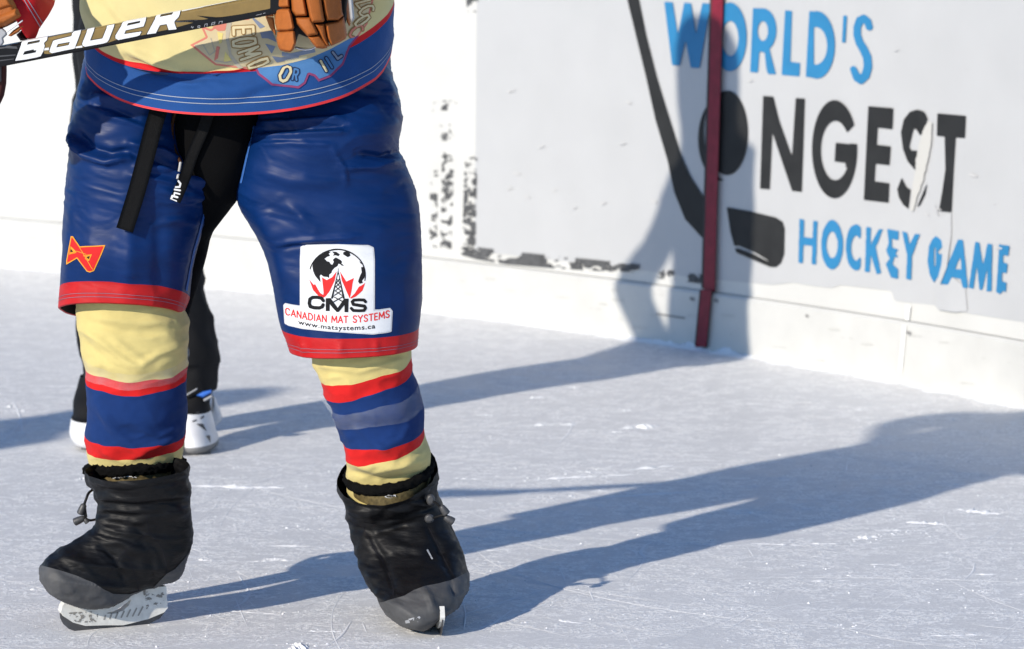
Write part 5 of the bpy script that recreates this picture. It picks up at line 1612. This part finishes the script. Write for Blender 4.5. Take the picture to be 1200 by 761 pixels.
for (x0, y0, x1, y1, sk) in ((100, 524, 122, 527, sk1), (214, 531, 244, 529, sk2)):
    a, b = G(x0, y0 + 3), G(x1, y1 + 3)
    t_ = (b - a) / np.linalg.norm(b - a); l_ = np.array([-t_[1], t_[0], 0]) * 0.006
    a = a - t_ * 0.01; b = b + t_ * 0.005
    Vb = [a - l_, b - l_, b + l_, a + l_]; Vb = Vb + [v + np.array([0, 0, 0.05]) for v in Vb]
    mk('blade', Vb, [(0, 1, 2, 3), (7, 6, 5, 4), (0, 1, 5, 4), (1, 2, 6, 5), (2, 3, 7, 6), (3, 0, 4, 7)], M['steel'], sk, smooth=False)
HM2 = [ring(122, -232, 246, -232, 9.32, .12), ring(128, -262, 240, -262, 9.32, .14), ring(126, -300, 242, -300, 9.33, .15), ring(124, -345, 244, -345, 9.33, .16), ring(130, -380, 238, -380, 9.34, .15), ring(146, -402, 222, -402, 9.35, .12), ring(172, -412, 196, -412, 9.36, .04)]  # unseen hood, added to carry a broad shadow up the boards
loft('shadow_hood', HM2, M['p2_black'], p2, nu=40, sub=6, cap1=True, disp=wr(12))

# a third skater out of the picture on the left: only the shadow falls into view
def copy_tree(o, parent=None):
    c = o.copy(); COL.objects.link(c)
    if parent is not None: c.parent = parent
    for ch in o.children: copy_tree(ch, c)
    return c


p3 = copy_tree(p2)
p3.location = (-4.05, 6.56, 0)
p3.rotation_euler = (0, 0, math.radians(-45))
tag(p3, 'skater in black just outside the left edge whose shadow crosses the ice', 'person')


# ================================================================== ICE SURFACE DETAIL
def ice_detail():
    r = np.random.RandomState(11)
    V = []; Fq = []

    def flake(x, y, s, h):
        k = r.randint(5, 8); n = len(V)
        a0 = r.uniform(0, 6.28)
        for i in range(k):
            a = a0 + 6.283 * i / k; q = s * r.uniform(.5, 1.2)
            V.append((x + q * math.cos(a), y + q * math.sin(a), 0.0))
        for i in range(k):
            a = a0 + 6.283 * (i + .3) / k; q = s * r.uniform(.3, .6)
            V.append((x + q * math.cos(a), y + q * math.sin(a), h * r.uniform(.6, 1)))
        V.append((x, y, h * r.uniform(.9, 1.2)))
        for i in range(k):
            j = (i + 1) % k
            Fq.append((n + i, n + j, n + k + j, n + k + i)); Fq.append((n + k + i, n + k + j, n + 2 * k))
    # scattered crumbs over the visible ice
    for _ in range(1000):
        px, py = r.uniform(-30, 1230), 330 + 440 * r.uniform(0, 1) ** 0.75
        g = G(px, py)
        s = min(abs(r.normal(0, .0012)), .0026) + .0006
        flake(g[0], g[1], s, s * r.uniform(.4, 1.0))
    # windrows of scraped snow
    rows = [((1020, 628), (1010, 633), 60), ((870, 603), (900, 600), 40), ((620, 560), (740, 558), 90), ((560, 575), (690, 585), 80), ((690, 557), (760, 548), 80), ((1060, 622), (1110, 630), 50), ((1150, 597), (1185, 602), 40), ((940, 655), (1060, 690), 60), ((640, 700), (760, 640), 50), ((200, 690), (330, 690), 60), ((270, 570), (355, 572), 60), ((310, 615), (375, 620), 50), ((735, 500), (780, 492), 50), ((630, 490), (680, 498), 40), ((560, 510), (590, 512), 30), ((905, 545), (1000, 540), 30), ((1000, 632), (1090, 622), 50), ((1120, 690), (1200, 700), 40), ((800, 680), (880, 660), 40), ((830, 720), (1010, 735), 60), ((560, 640), (640, 612), 40), ((330, 760), (365, 757), 90)]
    for (a, b, n) in rows:
        for _ in range(n // 2):
            t = r.uniform(0, 1); px = a[0] + (b[0] - a[0]) * t + r.normal(0, 14); py = a[1] + (b[1] - a[1]) * t + r.normal(0, 2.5)
            g = G(px, py); s = min(abs(r.normal(0, .0018)), .004) + .0007
            flake(g[0], g[1], s, s * r.uniform(.2, .5))
    o = mk('snow_crumbs', V, Fq, M['snow'], smooth=False)
    tag(o, kind='stuff')
    # low drifts of shaved snow
    V.clear(); Fq.clear()
    DR = [((1000, 633), (1028, 628), 2.4), ((335, 761), (362, 758), 5), ((860, 602), (905, 600), 1.6), ((625, 562), (745, 556), 1.6), ((1118, 597), (1175, 603), 2), ((1060, 612), (1110, 615), 1.8), ((690, 585), (830, 575), 1.3), ((705, 555), (790, 545), 1.6), ((210, 570), (360, 572), 1.8), ((730, 503), (775, 498), 2), ((600, 500), (680, 497), 1.3)]
    for _ in range(80):
        x, y = r.uniform(0, 1200), r.uniform(440, 755)
        k = (y + 142) / 800.0
        L = r.uniform(8, 80) * k
        DR.append(((x, y), (x + L, y + r.normal(0, .04) * L), r.uniform(.4, 1.3) * k))
    for (a, b, w) in DR:
        ga, gb = G(*a)[:2], G(*b)[:2]
        wz = G(a[0], a[1] - w)[1] - ga[1]
        n = 40; t_ = (gb - ga) / np.linalg.norm(gb - ga); l_ = np.array([-t_[1], t_[0]]); base = len(V); m = 9
        for i in range(n):
            t = i / (n - 1); c = ga + (gb - ga) * t + l_ * 0.3 * wz * float(fbm(np.array(t * 4), np.array(w), np.array(a[0] * .1), 3))
            env = math.sin(math.pi * t) ** .6 * (0.55 + 0.45 * float(fbm(np.array(t * 9), np.array(a[0] * .1), np.array(0.), 3)))
            for k in range(m):
                q = (k / (m - 1) - .5) * 2
                hh = max(0, (1 - q * q)) * env * wz * .32 * (1 + .5 * float(fbm(np.array(t * 25), np.array(q * 3), np.array(a[1] * .1), 3)))
                p = c + l_ * q * wz * max(env, .05)
                V.append((p[0], p[1], hh - 0.0005))
        for i in range(n - 1):
            for k in range(m - 1): Fq.append((base + i * m + k, base + i * m + k + 1, base + (i + 1) * m + k + 1, base + (i + 1) * m + k))
    tag(mk('snow_drifts', V, Fq, M['snow']), kind='stuff')
    # cuts left by skates: thin raised white burrs
    V.clear(); Fq.clear()

    def cut(pts, w):
        g = G([p[0] for p in pts], [p[1] for p in pts])
        c = crom(g, 8) if len(g) > 2 else np.array([g[0] + (g[-1] - g[0]) * t for t in np.linspace(0, 1, 10)])
        t_ = np.gradient(c, axis=0); t_ /= np.linalg.norm(t_, axis=1, keepdims=True) + 1e-9
        l_ = np.stack([-t_[:, 1], t_[:, 0], 0 * t_[:, 0]], -1)
        base = len(V)
        for i in range(len(c)):
            ww = w * (0.35 + 0.65 * math.sin(math.pi * (i + .5) / len(c))) * r.uniform(.6, 1.2)
            for q, z in ((-1, 0.0003), (0, 0.0003 + ww * .5), (1, 0.0003)):
                V.append(tuple(c[i] + l_[i] * ww * q + np.array([0, 0, z])))
        for i in range(len(c) - 1):
            for k in (0, 1): Fq.append((base + i * 3 + k, base + i * 3 + k + 1, base + i * 3 + 3 + k + 1, base + i * 3 + 3 + k))
    for pts, w in [(([(280, 675), (290, 690), (292, 697), (285, 706), (274, 712)]), .004), ([(275, 700), (290, 735)], .002), ([(0, 520), (20, 500), (28, 488)], .004), ([(16, 470), (24, 490), (26, 510)], .004), ([(30, 500), (38, 492), (60, 490)], .003),
                   ([(380, 760), (400, 745), (412, 728)], .003), ([(425, 730), (430, 742)], .002), ([(520, 728), (560, 715), (640, 690)], .003), ([(540, 745), (600, 722), (690, 692)], .002), ([(542, 705), (545, 720), (543, 738)], .003), ([(565, 740), (600, 715)], .003),
                   ([(757, 655), (751, 648), (755, 640), (764, 636)], .005), ([(655, 665), (662, 680)], .003), ([(690, 690), (696, 705)], .002), ([(875, 640), (885, 655)], .002), ([(990, 555), (993, 540)], .003), ([(1045, 545), (1052, 550)], .003), ([(980, 560), (990, 558), (1005, 562)], .002),
                   ([(625, 525), (660, 515), (675, 490)], .003), ([(560, 510), (600, 500), (650, 480)], .002), ([(850, 740), (900, 715), (1000, 700)], .002), ([(1130, 680), (1140, 670), (1142, 660)], .003), ([(850, 600), (878, 598)], .004)]:
        cut(pts, w)
    for _ in range(26):
        g = G(r.uniform(0, 1200), r.uniform(430, 765)); R_ = r.uniform(.8, 3.0); a = r.uniform(0, 6.28); L = r.uniform(.4, 1.0) / R_
        c0 = g - np.array([math.cos(a), math.sin(a), 0]) * R_
        pp = []
        for t in (-1, -.5, 0, .5, 1):
            q = proj(c0 + np.array([math.cos(a + L * t), math.sin(a + L * t), 0]) * R_); pp.append((float(q[0]), float(q[1])))
        cut(pp, r.uniform(.001, .002))
    for _ in range(150):
        px, py = r.uniform(0, 1200), r.uniform(430, 765)
        a = r.uniform(0, 3.14); L = r.uniform(.05, .5); cv = r.normal(0, .25)
        g = G(px, py)
        pp = []
        for t in (-.5, 0, .5):
            x = g[0] + math.cos(a + cv * t) * L * t; y = g[1] + math.sin(a + cv * t) * L * t
            q = proj(np.array([x, y, 0.0])); pp.append((float(q[0]), float(q[1])))
        cut(pp, r.uniform(.0006, .0016))
    tag(mk('skate_marks', V, Fq, M['snow']), kind='stuff')



def snow_bank():
    V = []; Fq = []
    P0 = PATH; n = len(P0); m = 6
    sub = 5
    P1 = np.stack([np.interp(np.arange(0, n - 1, 1 / sub), np.arange(n), P0[:, k]) for k in (0, 1)], -1)
    N1 = np.stack([np.interp(np.arange(0, n - 1, 1 / sub), np.arange(n), PN[:, k]) for k in (0, 1)], -1)
    N = len(P1)
    u = np.arange(N) * 0.11
    h = np.clip(0.008 + 0.009 * fbm(u, u * 0 + 2, u * 0, 4), 0.0005, 1)
    w = 0.012 + np.clip(0.018 + 0.022 * fbm(u * .7 + 9, u * 0, u * 0, 4), 0.004, 1)
    for i in range(N):
        for k in range(m):
            t = k / (m - 1)
            o = 0.013 + w[i] * t
            p = P1[i] + N1[i] * o
            V.append((p[0], p[1], h[i] * (1 - t) ** 1.5 * (1 + .3 * r2.uniform(-1, 1)) - 0.0004 * t))
    for i in range(N - 1):
        for k in range(m - 1):
            Fq.append((i * m + k, i * m + k + 1, (i + 1) * m + k + 1, (i + 1) * m + k))
    tag(mk('snow_bank', V, Fq, M['snow']), kind='stuff')


r2 = np.random.RandomState(4)
ice_detail()
snow_bank()
